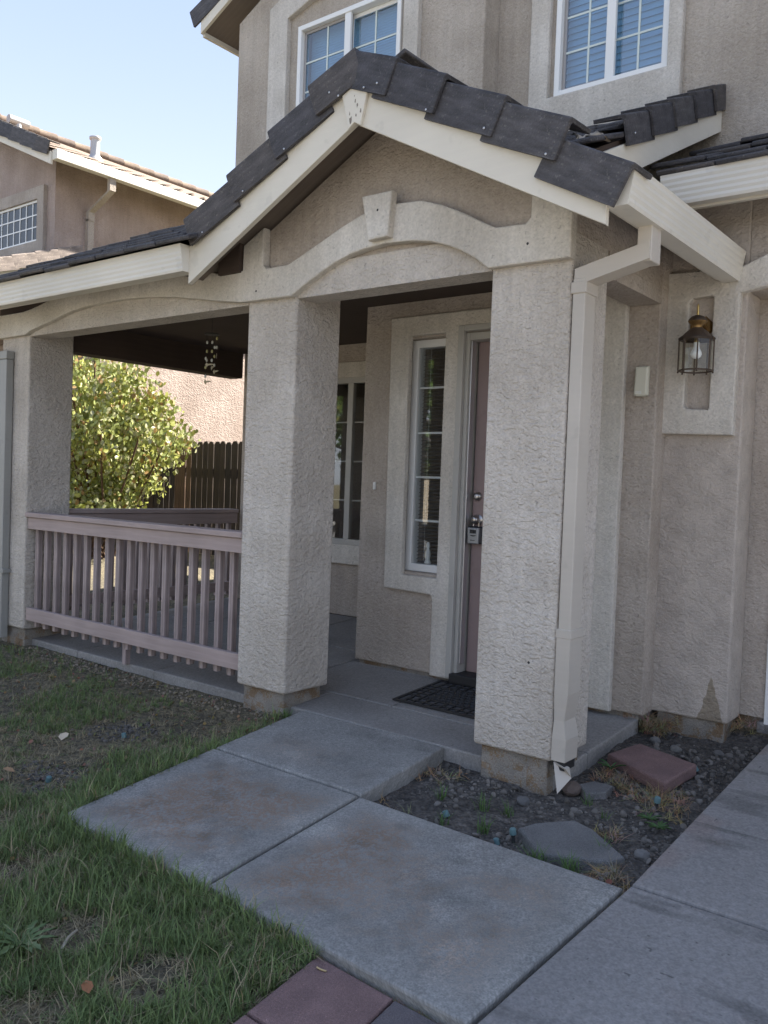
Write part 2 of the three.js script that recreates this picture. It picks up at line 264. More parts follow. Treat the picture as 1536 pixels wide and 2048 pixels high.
// ---------------------------------------------------------------- the house
const house = thing('house', 'beige stucco two-storey house with gabled entry porch and dark tile roofs', 'house');
const PB = 0.085, YT = 2.317, ZD = -1.056, ZG = -1.2045, ZUL = -1.85, ZUR = -2.05;
function pillar(x0, x1, z0, z1, top) {
  const p = part('pillar', box(x0, x1, PB, top, z0, z1, 0.016), mPillar, house);
  part('foundation', box(x0 + 0.03, x1 - 0.03, -0.25, PB + 0.02, z0 + 0.03, z1 - 0.03, 0.01), mFound, p);
  return p;
}
pillar(-0.395, 0, -0.375, 0, 2.489); pillar(1.26, 1.672, -0.375, 0, 2.489); pillar(-3.195, -2.795, -0.375, 0, 2.489);
// beams between the pillars, gable wall above
part('beam', box(0.002, 1.258, YT, 2.488, -0.167, -0.004), mPillar, house);
part('beam', box(-2.793, -0.397, YT, 2.52, -0.167, -0.004), mPillar, house);
part('beam', ext([[0.03, 2.44], [0.03, 2.66], [-ZD - 0.002, 2.66], [-ZD - 0.002, YT], [0.378, YT], [0.378, 2.44]], 0, 0.1685).rotateY(Math.PI / 2).translate(1.505, 0, 0), mBody, house);
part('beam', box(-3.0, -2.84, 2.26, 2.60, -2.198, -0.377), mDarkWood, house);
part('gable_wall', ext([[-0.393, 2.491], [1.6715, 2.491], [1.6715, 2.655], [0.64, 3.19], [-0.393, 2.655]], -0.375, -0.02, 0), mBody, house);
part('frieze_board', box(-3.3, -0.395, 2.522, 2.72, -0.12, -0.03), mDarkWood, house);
// arched stucco trim: entry gable and the porch bay to its left
{
  const low = [[1.679, 2.317], [1.262, 2.320], [1.19, 2.375], [1.104, 2.425], [1.02, 2.462], [0.926, 2.492], [0.80, 2.512], [0.64, 2.521], [0.50, 2.512], [0.413, 2.498], [0.30, 2.466], [0.204, 2.427], [0.12, 2.39], [0.059, 2.36], [-0.012, 2.323], [-0.41, 2.329]];
  const leftLow = [[-0.50, 2.340], [-0.599, 2.354], [-0.783, 2.385], [-1.024, 2.422], [-1.278, 2.448], [-1.492, 2.461], [-1.66, 2.466], [-1.832, 2.464], [-2.0, 2.457], [-2.165, 2.444], [-2.32, 2.420], [-2.453, 2.392], [-2.6, 2.37], [-2.724, 2.348], [-2.80, 2.322], [-3.21, 2.322]];
  const leftUp = [[-3.21, 2.498], [-2.84, 2.497], [-2.72, 2.508], [-2.594, 2.527], [-2.394, 2.566], [-2.2, 2.60], [-1.9, 2.63], [-1.6, 2.64], [-1.3, 2.625], [-1.0, 2.59], [-0.8, 2.555], [-0.61, 2.518], [-0.412, 2.512], [-0.408, 2.655]];
  const up = [[-0.245, 2.735], [-0.242, 2.525], [-0.215, 2.50], [-0.044, 2.500], [0.06, 2.538], [0.197, 2.590], [0.33, 2.642], [0.473, 2.690], [0.55, 2.706], [0.64, 2.714], [0.732, 2.710], [0.86, 2.70], [0.977, 2.662], [1.07, 2.62], [1.152, 2.578], [1.23, 2.535], [1.293, 2.503], [1.45, 2.497], [1.476, 2.52], [1.48, 2.765], [1.679, 2.66]];
  part('arch_trim', ext([...low, ...leftLow, ...leftUp, ...up], -0.018, 0.04, 0.008), mTrim, house);
  part('keystone', ext([[0.517, 2.765], [0.711, 2.765], [0.694, 2.54], [0.566, 2.535]], 0.03, 0.085, 0.01), mTrim, house);
}
for (const [x, y, z] of [[1.467, 2.404, 0.0405], [-0.29, 2.38, 0.0405], [0.626, 2.679, 0.0855], [1.541, 0.515, 0.0005]]) part('weep_hole', new THREE.CircleGeometry(0.0065, 10).translate(x, y, z), mBlack, house);
// door wall with sidelight and door openings
part('wall', ext([[-0.3665, 0.097], [0.44, 0.097], [0.44, 2.26], [1.325, 2.26], [1.325, 0.097], [1.6705, 0.097], [1.6705, 2.62], [-0.3665, 2.62]], ZD - 0.15, ZD, 0.008, [rect(-0.012, 0.30, 0.735, 2.25)]), mBody, house);
part('foundation', box(-0.34, 1.645, -0.1, 0.11, ZD - 0.14, ZD - 0.02), mFound, house);
part('entry_trim', ext([[-0.124, 2.39], [-0.107, 0.618], [0.262, 0.607], [0.278, 0.597], [0.285, 0.575], [0.287, 0.094], [0.436, 0.094], [0.436, 2.265], [1.335, 2.265], [1.335, 0.094], [1.497, 0.094], [1.497, 2.39]], ZD - 0.006, ZD + 0.04, 0.008, [rect(0.03, 0.312, 0.714, 2.265)]), mTrim, house);
part('wall', box(-0.3665, -0.2165, 0.11, 2.62, -2.198, ZD - 0.152), mBody, house);
// long living-room window wall at the back of the porch
part('wall', ext(rect(-2.82, -0.368, 0.15, 2.62), -2.35, -2.2, 0.004, [rect(-2.27, -0.67, 0.76, 2.21)]), mBody, house);
part('window_trim', ext(rect(-2.39, -0.55, 0.63, 2.335), -2.205, -2.165, 0.006, [rect(-2.265, -0.675, 0.765, 2.205)]), mTrim, house);
// entry side wall, garage front
const tStain = tex(512, (u, v) => { // x 1.6..2.1, y 0..3.2 : an irrigation water mark low on the wall
  const x = 1.6 + u * 0.5, y = v * 3.2, n = fbm(u * 10, v * 60, 4) - 0.5, d = (0.34 - y) - Math.abs(x - 1.985 + 0.02 * (y - 0.2)) * 3.2 + 0.09 * n;
  const s = sstep(0, 0.012, d) * sstep(2.07, 2.05, x), m = 0.86 + 0.16 * fbm(u * 6, v * 38, 4) + 0.1 * (vn(u * 240, v * 1500, 4096) - 0.5);
  return [m * (1 - 0.2 * s), m * (1 - 0.22 * s), m * (1 - 0.27 * s)];
}, { srgb: true });
{
  const g = box(1.50, 2.074, 0.10, 2.98, -1.436, ZG, 0.012), p = g.attributes.position, m = mBody.clone();
  const uv2 = new Float32Array(p.count * 2); for (let i = 0; i < p.count; i++) { uv2[2 * i] = (p.getX(i) - 1.6) / 0.5 - (p.getZ(i) - ZG) * 2; uv2[2 * i + 1] = p.getY(i) / 3.2; }
  g.setAttribute('uv', new THREE.BufferAttribute(uv2, 2)); m.map = tStain; m.bumpMap = rep(tStucco, 0.625, 4);
  part('wall', g, m, house);
}
part('foundation', box(1.69, 2.055, -0.2, 0.12, -1.43, ZG - 0.022, 0.01), mFound, house);
part('wall', box(2.05, 2.20, 0.115, 2.40, -1.60, -1.438), mBody, house);
part('foundation', box(2.07, 2.20, -0.1, 0.11, -1.60, -1.46), mFound, house);
part('wall', box(2.076, 5.4, 2.37, 2.98, -1.6, ZG - 0.002), mBody, house);
part('wall', box(4.7, 5.4, 0.0, 2.368, -1.6, ZG - 0.004), mBody, house);
part('garage_trim', ext([[1.655, 2.47], [1.655, 1.632], [2.043, 1.622], [2.047, 2.357], [2.3, 2.40], [2.8, 2.46], [3.4, 2.49], [4.0, 2.46], [4.5, 2.40], [4.75, 2.357], [4.75, 1.63], [5.1, 1.63], [5.1, 2.5], [4.7, 2.52], [4.3, 2.60], [3.9, 2.66], [3.4, 2.69], [2.8, 2.66], [2.45, 2.60], [2.173, 2.543], [2.05, 2.492], [1.655, 2.50]], ZG - 0.01, ZG + 0.045, 0.008, [[[1.792, 1.765], [1.908, 1.757], [1.914, 1.77], [1.912, 2.35], [1.90, 2.357], [1.80, 2.352], [1.784, 2.33], [1.782, 1.78]]]), mTrim, house);
{ const gd = part('garage_door', box(2.22, 4.68, 0.03, 2.40, -1.62, -1.57), mVinyl, house);
  for (let r = 0; r < 4; r++) for (let c = 0; c < 4; c++) part('panel', box(2.30 + c * 0.6, 2.82 + c * 0.6, 0.10 + r * 0.58, 0.56 + r * 0.58, -1.575, -1.555, 0.008), mVinyl, gd);
  part('jamb', box(2.202, 2.26, -0.02, 2.38, -1.56, -1.42, 0.004), mVinyl, gd); }
// upper storey
const WLX0 = -1.889, WLX1 = -0.785, WLY0 = 3.80, WLY1 = 5.14, WRX0 = 0.446, WRX1 = 1.262, WRY0 = 4.056, WRY1 = 5.4;
const RP = 0.50, RX = 1.4, RY = 7.42, roofY = x => RY - RP * Math.abs(x - RX);
part('wall', ext([[-2.65, 2.6], [-0.03, 2.6], [-0.03, roofY(-0.03)], [-2.65, roofY(-2.65)]], ZUL - 0.36, ZUL, 0.012, [rect(WLX0, WLX1, WLY0, WLY1)]), mUpper, house);
part('wall', ext([[-0.028, 2.6], [5.4, 2.6], [5.4, roofY(5.4)], [RX, RY], [-0.028, roofY(-0.028)]], ZUR - 0.16, ZUR, 0, [rect(WRX0, WRX1, WRY0, WRY1)]), mUpper, house);
part('wall', box(-2.648, -2.5, 2.6, 5.36, -7.0, ZUL - 0.362), mUpper, house);
part('wall', box(5.25, 5.398, 0, 5.36, -7.0, ZUR - 0.162), mUpper, house);
part('wall', ext([[-2.648, 0], [5.398, 0], [5.398, roofY(5.4)], [RX, RY], [-2.648, roofY(-2.65)]], -7.15, -7.002), mUpper, house);
part('wall', box(-2.82, -2.65, 0, 2.6, -7.0, -2.352), mUpper, house);
part('interior_floor', box(-2.64, 5.24, 2.70, 2.85, -6.99, -2.22), mInner, house);
part('window_trim', ext([[-2.205, 3.3], [-0.594, 3.3], [-0.594, 5.36], [-0.9, 5.50], [-1.40, 5.56], [-1.90, 5.50], [-2.205, 5.36]], ZUL - 0.006, ZUL + 0.05, 0.008, [[[-1.985, 3.3 + 0.25], [-0.735, 3.55], [-0.735, 5.225], [-0.95, 5.31], [-1.37, 5.345], [-1.75, 5.30], [-1.985, 5.225]]]), mUpTrim, house);
part('window_trim', ext(rect(0.262, 1.36, 3.70, 5.7), ZUR - 0.006, ZUR + 0.05, 0.01, [rect(0.412, 1.266, 4.052, 5.45)]), mUpTrim, house);
// porch ceiling
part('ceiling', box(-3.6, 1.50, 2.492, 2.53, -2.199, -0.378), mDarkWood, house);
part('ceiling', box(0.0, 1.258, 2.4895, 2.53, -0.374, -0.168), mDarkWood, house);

// windows -------------------------------------------------------
function frameGeo(x0, x1, y0, y1, w, z0, z1) { return ext(rect(x0, x1, y0, y1), z0, z1, 0.004, [rect(x0 + w, x1 - w, y0 + w, y1 - w)]); }
function blinds(x0, x1, y0, y1, z, pitch, depth, m, parent, tilt = 0.5) {
  const gs = []; for (let y = y0; y < y1; y += pitch) { const g = new THREE.BoxGeometry(x1 - x0, 0.0022, depth); g.rotateX(tilt); g.translate((x0 + x1) / 2, y, z); gs.push(g); }
  return tag(part('blind_slats', merge(gs), m, parent), null, null, null, 'stuff');
}
function slider(x0, x1, y0, y1, zf, rows, cols, name) {
  const w = part('window', frameGeo(x0, x1, y0, y1, 0.04, zf - 0.09, zf + 0.012), mVinyl, house), mid = (x0 + x1) / 2;
  const mun = mat({ color: L(0.60, 0.66, 0.62), roughness: 0.5 });
  for (const [a, b, dz, f, wd] of [[x0 + 0.04, mid + 0.018, -0.03, mScreenF, 0.024], [mid - 0.018, x1 - 0.04, -0.055, mVinyl, 0.032]]) {
    part('sash', frameGeo(a, b, y0 + 0.041, y1 - 0.041, wd, zf + dz - 0.02, zf + dz), f, w);
    part('pane', new THREE.PlaneGeometry(b - a - 2 * wd, y1 - y0 - 0.082 - 2 * wd).translate((a + b) / 2, (y0 + y1) / 2, zf + dz - 0.008), mGlassUp, w);
    for (let c = 1; c < cols; c++) { const x = a + wd + (b - a - 2 * wd) * c / cols; part('muntin', box(x - 0.007, x + 0.007, y0 + 0.05, y1 - 0.05, zf + dz - 0.007, zf + dz - 0.002), mun, w); }
    for (let r = 1; r < rows; r++) { const y = y0 + 0.041 + wd + (y1 - y0 - 0.082 - 2 * wd) * r / rows; part('muntin', box(a + 0.01, b - 0.01, y - 0.007, y + 0.007, zf + dz - 0.0065, zf + dz - 0.0025), mun, w); }
  }
  part('stile', box(mid - 0.032, mid + 0.032, y0 + 0.04, y1 - 0.04, zf - 0.022, zf + 0.004, 0.004), mVinyl, w);
  return w;
}
{ const w = slider(WLX0, WLX1, WLY0, WLY1, ZUL + 0.004, 5, 2); blinds(WLX0 + 0.03, WLX1 - 0.03, WLY0, WLY1, ZUL - 0.13, 0.022, 0.025, mBlind, w, 1.3); }
{ const w = slider(WRX0, WRX1, WRY0, WRY1, ZUR + 0.004, 5, 2); blinds(WRX0 + 0.03, WRX1 - 0.03, WRY0, WRY1, ZUR - 0.12, 0.046, 0.052, mBlind, w, 1.32); }
{ // big porch window
  const zf = -2.19, w = part('window', frameGeo(-2.268, -0.672, 0.762, 2.208, 0.05, zf - 0.08, zf), mFrame, house);
  for (const [a, b] of [[-2.218, -1.50], [-1.44, -0.722]]) {
    part('pane', new THREE.PlaneGeometry(b - a, 1.35).translate((a + b) / 2, 1.485, zf - 0.03), mGlass, w);
    for (let r = 1; r < 4; r++) part('muntin', box(a, b, 0.81 + r * 0.3375 - 0.006, 0.81 + r * 0.3375 + 0.006, zf - 0.046, zf - 0.040), mFrame, w);
  }
  part('stile', box(-1.50, -1.44, 0.812, 2.158, zf - 0.05, zf - 0.008, 0.004), mFrame, w);
  part('sill', box(-2.40, -0.54, 0.60, 0.64, -2.20, -2.15, 0.008), mTrim, house);
}
{ // sidelight beside the door
  const zf = ZD - 0.055, w = part('sidelight', frameGeo(-0.011, 0.299, 0.736, 2.249, 0.05, zf - 0.08, zf), mVinyl, house);
  part('pane', new THREE.PlaneGeometry(0.212, 1.42).translate(0.144, 1.4925, zf - 0.02), mGlass, w);
  for (const y of [1.07, 1.355, 1.645, 1.94]) part('muntin', box(0.038, 0.25, y - 0.007, y + 0.007, zf - 0.036, zf - 0.028), mVinyl, w);
  blinds(0.03, 0.26, 0.79, 2.21, zf - 0.075, 0.0245, 0.026, mBlindDark, w, 0.25);
  for (const x of [0.10, 0.22]) part('blind_cord', new THREE.CylinderGeometry(0.0012, 0.0012, 1.4, 5).translate(x, 1.5, zf - 0.06), mBlind, w);
}
tag(part('figurine', new THREE.LatheGeometry([[0, 0], [0.022, 0], [0.024, 0.012], [0.014, 0.03], [0.02, 0.06], [0.016, 0.085], [0.008, 0.1], [0.014, 0.118], [0.01, 0.14], [0, 0.145]].map(p => new THREE.Vector2(...p)), 14).translate(0.14, 0.786, ZD - 0.105), mat({ color: L(0.75, 0.74, 0.7), roughness: 0.3 })), 'small pale figurine standing at the foot of the sidelight window', 'figurine');
// front door -------------------------------------------------------
{
  const fr = part('door_frame', merge([box(0.439, 0.475, 0.10, 2.255, ZD - 0.14, ZD + 0.012, 0.004), box(0.41, 0.452, 0.10, 2.30, ZD + 0.013, ZD + 0.046, 0.006), box(1.295, 1.335, 0.10, 2.255, ZD - 0.14, ZD + 0.012, 0.004), box(0.476, 1.294, 2.21, 2.255, ZD - 0.14, ZD + 0.012, 0.004), box(0.4525, 1.33, 2.262, 2.30, ZD + 0.013, ZD + 0.046, 0.006)]), mFrame, house);
  part('weatherstrip', box(0.476, 0.487, 0.19, 2.209, ZD - 0.05, ZD - 0.004, 0.002), mAlu, fr);
  part('threshold', box(0.44, 1.33, 0.075, 0.135, ZD - 0.14, ZD + 0.05, 0.008), mBlack, fr);
  part('sill_block', box(0.43, 1.335, 0.02, 0.074, ZD - 0.14, ZD + 0.02), mFound, fr);
  const dr = part('front_door', box(0.488, 1.293, 0.137, 2.209, ZD - 0.125, ZD - 0.08, 0.003), mDoor, house);
  const zf = ZD - 0.08;
  for (const [x0, x1, y0, y1] of [[0.64, 0.86, 1.40, 2.06], [0.93, 1.15, 1.40, 2.06], [0.64, 0.86, 0.38, 0.92], [0.93, 1.15, 0.38, 0.92]]) part('panel', box(x0, x1, y0, y1, zf - 0.01, zf + 0.008, 0.006), mDoor, dr);
  const cyl = (pts, x, y, z) => new THREE.LatheGeometry(pts.map(p => new THREE.Vector2(...p)), 24).rotateX(Math.PI / 2).translate(x, y, z);
  const db = part('deadbolt', cyl([[0, 0.026], [0.013, 0.026], [0.0135, 0.024], [0.0245, 0.02], [0.030, 0.0]], 0.525, 1.245, zf), mNickel, dr);
  part('keyhole', cyl([[0, 0.028], [0.011, 0.028], [0.012, 0.025]], 0.525, 1.245, zf), mAlu, db);
  part('door_knob', cyl([[0, 0.066], [0.012, 0.066], [0.020, 0.06], [0.027, 0.048], [0.026, 0.036], [0.016, 0.028], [0.011, 0.02], [0.012, 0.01], [0.03, 0.006], [0.032, 0]], 0.535, 1.100, zf), mNickel, dr);
}
{ // key lock box
  const k = thing('lockbox', 'black and grey combination key lockbox hanging on the door knob', 'lockbox'), z0 = ZD - 0.076;
  const body = part('body', box(0.484, 0.592, 0.948, 1.058, z0, z0 + 0.045, 0.014), mBlack, k);
  part('cover', ext([[0.494, 1.050], [0.578, 1.050], [0.574, 0.951], [0.500, 0.951]], z0 + 0.040, z0 + 0.060, 0.005), mat({ color: L(0.33, 0.34, 0.35), roughness: 0.4, metalness: 0.4 }), k);
  for (let i = 0; i < 4; i++) part('dial', box(0.515 + i * 0.0115, 0.5245 + i * 0.0115, 1.015, 1.038, z0 + 0.056, z0 + 0.0635, 0.002), mBlack, k);
  part('thumb_latch', ext([[0.516, 1.004], [0.562, 1.004], [0.555, 0.999], [0.539, 0.996], [0.523, 0.999]], z0 + 0.056, z0 + 0.0625, 0.001), mBlack, k);
  part('maker_mark', merge([box(0.522, 0.528, 0.968, 0.976, z0 + 0.059, z0 + 0.0606), box(0.530, 0.534, 0.969, 0.974, z0 + 0.059, z0 + 0.0606), box(0.536, 0.541, 0.969, 0.974, z0 + 0.059, z0 + 0.0606), box(0.543, 0.552, 0.969, 0.9735, z0 + 0.059, z0 + 0.0606)]), mBlack, k);
  part('shackle', tube([[0.515, 1.05, z0 + 0.02], [0.514, 1.095, z0 + 0.02], [0.524, 1.12, z0 + 0.02], [0.542, 1.12, z0 + 0.02], [0.553, 1.095, z0 + 0.02], [0.553, 1.05, z0 + 0.02]], 0.0045, 30, 8), mNickel, k);
}
{ // doormat: rubber grid with a scroll centre
  const m = thing('doormat', 'black rubber doormat with openwork border in front of the door', 'doormat'), x0 = 0.37, x1 = 1.28, z0 = -1.03, z1 = -0.53;
  const put = (g) => slope(g);
  part('border', put(merge([box(x0, x1, 0.004, 0.013, z1 - 0.02, z1), box(x0, x1, 0.004, 0.013, z0, z0 + 0.02), box(x0, x0 + 0.02, 0.004, 0.013, z0 + 0.0205, z1 - 0.0205), box(x1 - 0.02, x1, 0.004, 0.013, z0 + 0.0205, z1 - 0.0205)])), mBlack, m);
  const bars = [];
  for (const t of [0.055, 0.115]) { bars.push(box(x0 + t, x1 - t, 0.004, 0.012, z1 - t - 0.012, z1 - t), box(x0 + t, x1 - t, 0.004, 0.012, z0 + t, z0 + t + 0.012), box(x0 + t, x0 + t + 0.012, 0.004, 0.012, z0 + t + 0.0125, z1 - t - 0.0125), box(x1 - t - 0.012, x1 - t, 0.004, 0.012, z0 + t + 0.0125, z1 - t - 0.0125)); }
  for (let i = 0; i < 14; i++) { const x = x0 + 0.06 + i * 0.06, w = i % 2 ? 0.012 : 0.016; bars.push(box(x, x + w, 0.0045, 0.0125, z1 - 0.115, z1 - 0.02), box(x, x + w, 0.0045, 0.0125, z0 + 0.02, z0 + 0.115)); }
  for (let i = 0; i < 5; i++) { const z = z0 + 0.13 + i * 0.055; bars.push(box(x0 + 0.02, x0 + 0.115, 0.0045, 0.0125, z, z + 0.013), box(x1 - 0.115, x1 - 0.02, 0.0045, 0.0125, z, z + 0.013)); }
  tag(part('grid', put(merge(bars)), mBlack, m), null, null, null, 'stuff');
  const loops = []; for (let i = 0; i < 16; i++) for (let j = 0; j < 6; j++) { const g = new THREE.TorusGeometry(0.019, 0.0045, 6, 12); g.rotateX(Math.PI / 2); g.translate(x0 + 0.15 + i * 0.041 + (j % 2) * 0.02, 0.008, z0 + 0.15 + j * 0.041); loops.push(g); }
  tag(part('scrollwork', put(merge(loops)), mBlack, m), null, null, null, 'stuff');
  part('backing', put(box(x0 + 0.005, x1 - 0.005, 0.002, 0.005, z0 + 0.005, z1 - 0.005)), mat({ color: L(0.085, 0.085, 0.088), roughness: 0.8 }), m);
}
// doorbell, sensor box
{ const d = thing('doorbell', 'small white doorbell button on the stucco left of the sidelight', 'doorbell'); part('plate', box(-0.252, -0.232, 1.262, 1.312, ZD - 0.001, ZD + 0.014, 0.004), mVinyl, d); part('button', box(-0.246, -0.238, 1.275, 1.295, ZD + 0.013, ZD + 0.018, 0.002), mBlind, d); }
{ const d = thing('motion_sensor', 'cream plastic sensor box on the wall between downspout and lantern', 'sensor'), m = mat({ color: L(0.60, 0.58, 0.48), roughness: 0.5 }); part('housing', ext([[1.555, 1.830], [1.575, 1.824], [1.612, 1.824], [1.63, 1.830], [1.632, 1.984], [1.56, 1.984]], ZD + 0.002, ZD + 0.04, 0.01), m, d); part('lens', box(1.566, 1.60, 1.834, 1.852, ZD + 0.036, ZD + 0.043, 0.004), mat({ color: L(0.68, 0.67, 0.6), roughness: 0.35 }), d); part('bracket', box(1.57, 1.62, 1.85, 1.97, ZD - 0.002, ZD + 0.004), m, d); }

// ---------------------------------------------------------------- roofs
const q3 = RNG(31), pick = a => a[Math.floor(q3() * a.length)];
const flatTile = [0.40, 0.41].map((l, i) => { const g = new RoundedBoxGeometry(0.292, 0.026, l, 1, 0.008); const p = g.attributes.position; for (let k = 0; k < p.count; k++) p.setY(k, p.getY(k) + 0.006 * Math.cos(p.getX(k) * 21 + i * 2)); g.computeVertexNormals(); return boxUV(g); });
function rakeTile(len, dir, flap = 0.175) {               // L-shaped; origin on the top edge at its lower end; runs up-slope along -x (dir 1) or +x (dir -1); flap faces +z
  const s = dir, P = [[-0.17, -0.02], [-0.17, 0], [-0.014, 0], [-0.006, -0.002], [-0.001, -0.008], [0, -0.018], [0.004, -flap], [-0.016, -flap], [-0.02, -0.03], [-0.03, -0.02]].map(p => [p[0] * s, p[1]]);
  if (s < 0) P.reverse();
  const g = new THREE.ExtrudeGeometry(shape(P), { depth: len, bevelEnabled: true, bevelSize: 0.003, bevelThickness: 0.004, bevelSegments: 1, bevelOffset: -0.003 });
  g.rotateY(-dir * Math.PI / 2); return boxUV(g);
}
const rkR = rakeTile(0.40, 1), rkL = rakeTile(0.40, -1), rkRs = rakeTile(0.315, 1), rkLs = rakeTile(0.305, -1);
const rkSide = rakeTile(0.40, -1, 0.15).clone().rotateY(Math.PI / 2);
function nail(x, y, z, parent) { part('nail', new THREE.SphereGeometry(0.0055, 8, 6).scale(1, 1, 0.6).translate(x, y, z), mAlu, parent); }
// entry gable
const GP = 0.52, GX = 0.64, ga = Math.atan(GP);
{
  const roof = part('gable_roof', ext([[-0.76, 2.492], [0.64, 3.22], [2.03, 2.497], [2.03, 2.535], [0.64, 3.26], [-0.76, 2.53]], -2.04, 0.285), mUnder, house);
  part('bargeboard', ext([[-0.575, 3.032 - GP * 1.215], [GX, 3.032], [GX, 3.242], [-0.575, 3.242 - GP * 1.215]], 0.268, 0.300, 0.003), mWhite, roof);
  part('bargeboard', ext([[GX + 0.001, 3.032], [1.955, 3.032 - GP * 1.315], [1.955, 3.242 - GP * 1.315], [GX + 0.001, 3.242]], 0.268, 0.299, 0.003), mWhite, roof);
  part('apex_block', ext([[0.552, 3.225], [0.742, 3.222], [0.690, 3.008], [0.650, 3.03], [0.615, 3.005]], 0.297, 0.318, 0.004), mWhite, roof);
  { const q = RNG(40), m = mat({ color: L(0.22, 0.19, 0.16) }); for (const [x, y, r] of [[0.628, 3.045, 0.016], [0.622, 3.075, 0.009], [0.655, 3.13, 0.008], [0.668, 3.105, 0.010], [0.662, 3.06, 0.007], [0.690, 3.075, 0.008], [0.648, 3.155, 0.005]]) part('paint_chip', new THREE.ShapeGeometry(shape(Array.from({ length: 7 }, (_, i) => { const a = i / 7 * 6.283, d = r * (0.45 + 0.7 * q()); return [x + 0.6 * d * Math.cos(a), y + 1.4 * d * Math.sin(a)]; }))).translate(0, 0, 0.3187), m, roof); }
  part('blocking', box(-0.60, -0.42, 2.50, 2.70, 0.03, 0.06), mDarkWood, roof);
  const put = (geo, x, y, side, tilt) => { const t = part('rake_tile', geo, pick(mTile), roof); t.position.set(x, y, 0.337 + R(-0.004, 0.006)); t.rotation.z = side * (-ga + tilt); t.rotation.y = -side * 0.055; t.rotation.x = R(-0.015, 0.015); };
  put(rkRs, 0.912, 3.265, 1, 0.09); put(rkLs, 0.352, 3.272, -1, 0.09);
  [[1.192, 3.120, 0.06], [1.500, 2.948, 0.06], [1.806, 2.785, 0.065], [2.075, 2.555, 0.0]].forEach(([x, y, t], i) => put(rkR, x, y + R(-0.004, 0.004), 1, t));
  [[0.068, 3.113, 0.06], [-0.240, 2.945, 0.055], [-0.585, 2.760, 0.05]].forEach(([x, y, t]) => put(rkL, x, y, -1, t));
  for (const [x, y] of [[0.56, 3.17], [0.50, 3.20], [0.72, 3.17], [0.80, 3.17], [1.09, 2.98], [1.40, 2.83], [1.70, 2.66], [0.20, 2.99], [-0.10, 2.83], [-0.42, 2.66]]) nail(x, y, 0.337, roof);
  // field tiles on both slopes
  for (const s of [-1, 1]) for (let r = 0; r < 5; r++) for (let c = 0; c < 8; c++) {
    const d = 1.42 - 0.315 * r - 0.16, x = GX + s * d, z = 0.02 - c * 0.297 - (r % 2) * 0.148, ys = 2.60 + 0.48 * (0.33 - z);
    const y = 3.26 - GP * d + 0.045; if (y < ys - 0.05 || z < -1.9) continue;
    const t = part('tile', pick(flatTile), pick(mTile), roof); t.position.set(x, y, z); t.rotation.order = 'ZYX'; t.rotation.set(0, s * Math.PI / 2, s * (-ga + 0.075) + R(-0.008, 0.008));
  }
  // ridge caps running back
  for (let k = 0; k < 3; k++) { const g = new THREE.CylinderGeometry(0.10, 0.11, 0.40, 12, 1, true, -Math.PI / 2, Math.PI).rotateX(-Math.PI / 2).scale(1, 0.6, 1); const t = part('ridge_tile', boxUV(g), mTile[k], roof); t.material.side = THREE.DoubleSide; t.position.set(GX, 3.30, 0.02 - k * 0.36); }
}
// porch shed roof left and right of the gable
const SP = 0.48, sa = Math.atan(SP), shedY = z => 2.60 + SP * (0.33 - z);
function liftPlan(P, f, th) { let g = new THREE.ExtrudeGeometry(shape(P), { depth: th, bevelEnabled: false }); g.rotateX(Math.PI / 2); g = boxUV(g); const p = g.attributes.position; for (let i = 0; i < p.count; i++) p.setY(i, p.getY(i) + f(p.getZ(i))); g.computeVertexNormals(); return g; }
{
  const roof = part('porch_roof', liftPlan([[-3.75, 0.30], [-0.62, 0.30], [0.62, -1.0], [0.62, -2.04], [-2.65, -2.04], [-3.75, -2.04]], shedY, 0.045), mDarkWood, house);
  const roof2 = part('porch_roof', liftPlan([[1.59, 0.02], [1.59, -2.04], [0.622, -2.04], [0.622, -1.02]], shedY, 0.045), mDarkWood, house);
  for (let r = 0; r < 8; r++) for (let c = 0; c < 20; c++) {
    const z = 0.215 - r * 0.318, x = -3.72 + 0.15 + c * 0.297 - (r % 2) * 0.14; if (x > 1.52 || (x < -2.6 && z < -2.2) || z < -1.9) continue;
    const gyy = 3.24 - GP * Math.abs(x - GX), sy = shedY(z); if (sy < gyy - 0.02) continue;
    if (x > -0.2 && x < GX + 0.05 && z > -1.0) continue;
    const t = part('tile', pick(flatTile), pick(mTile), x > GX ? roof2 : roof); t.position.set(x, sy + 0.042 + R(-0.002, 0.004), z + R(-0.008, 0.008)); t.rotation.set(sa - 0.075 + R(-0.008, 0.008), 0, 0);
  }
  part('bargeboard', ext([[0.36, 2.744], [2.05, 3.572], [2.05, 3.732], [0.36, 2.904]], 0, 0.028, 0.003).rotateY(Math.PI / 2).translate(1.591, 0, 0), mWhite, roof2);
  for (let k = 0; k < 5; k++) { const t = part('rake_tile', rkSide, pick(mTile), roof2); t.position.set(1.652 + R(-0.005, 0.005), 3.150 + 0.1545 * k, -0.551 - 0.317 * k); t.rotation.x = sa - 0.05; t.rotation.y = 0.06; t.rotation.order = 'YXZ'; }
  nail(1.65, 3.09, -0.66, roof2);
}
// crumpled leaf caught in the valley
{ const g = new THREE.PlaneGeometry(0.16, 0.10, 6, 4).rotateX(-1.1), p = g.attributes.position, q = RNG(8); for (let i = 0; i < p.count; i++) p.setXYZ(i, p.getX(i) + (q() - .5) * .03, p.getY(i) + (q() - .5) * .05, p.getZ(i) + (q() - .5) * .05); g.computeVertexNormals(); g.rotateY(0.6).translate(1.56, 2.99, -0.36); tag(part('dry_leaf', g, mat({ color: L(0.35, 0.29, 0.22), side: THREE.DoubleSide })), 'curled dry leaf caught in the roof valley by the small rake', 'leaf'); }
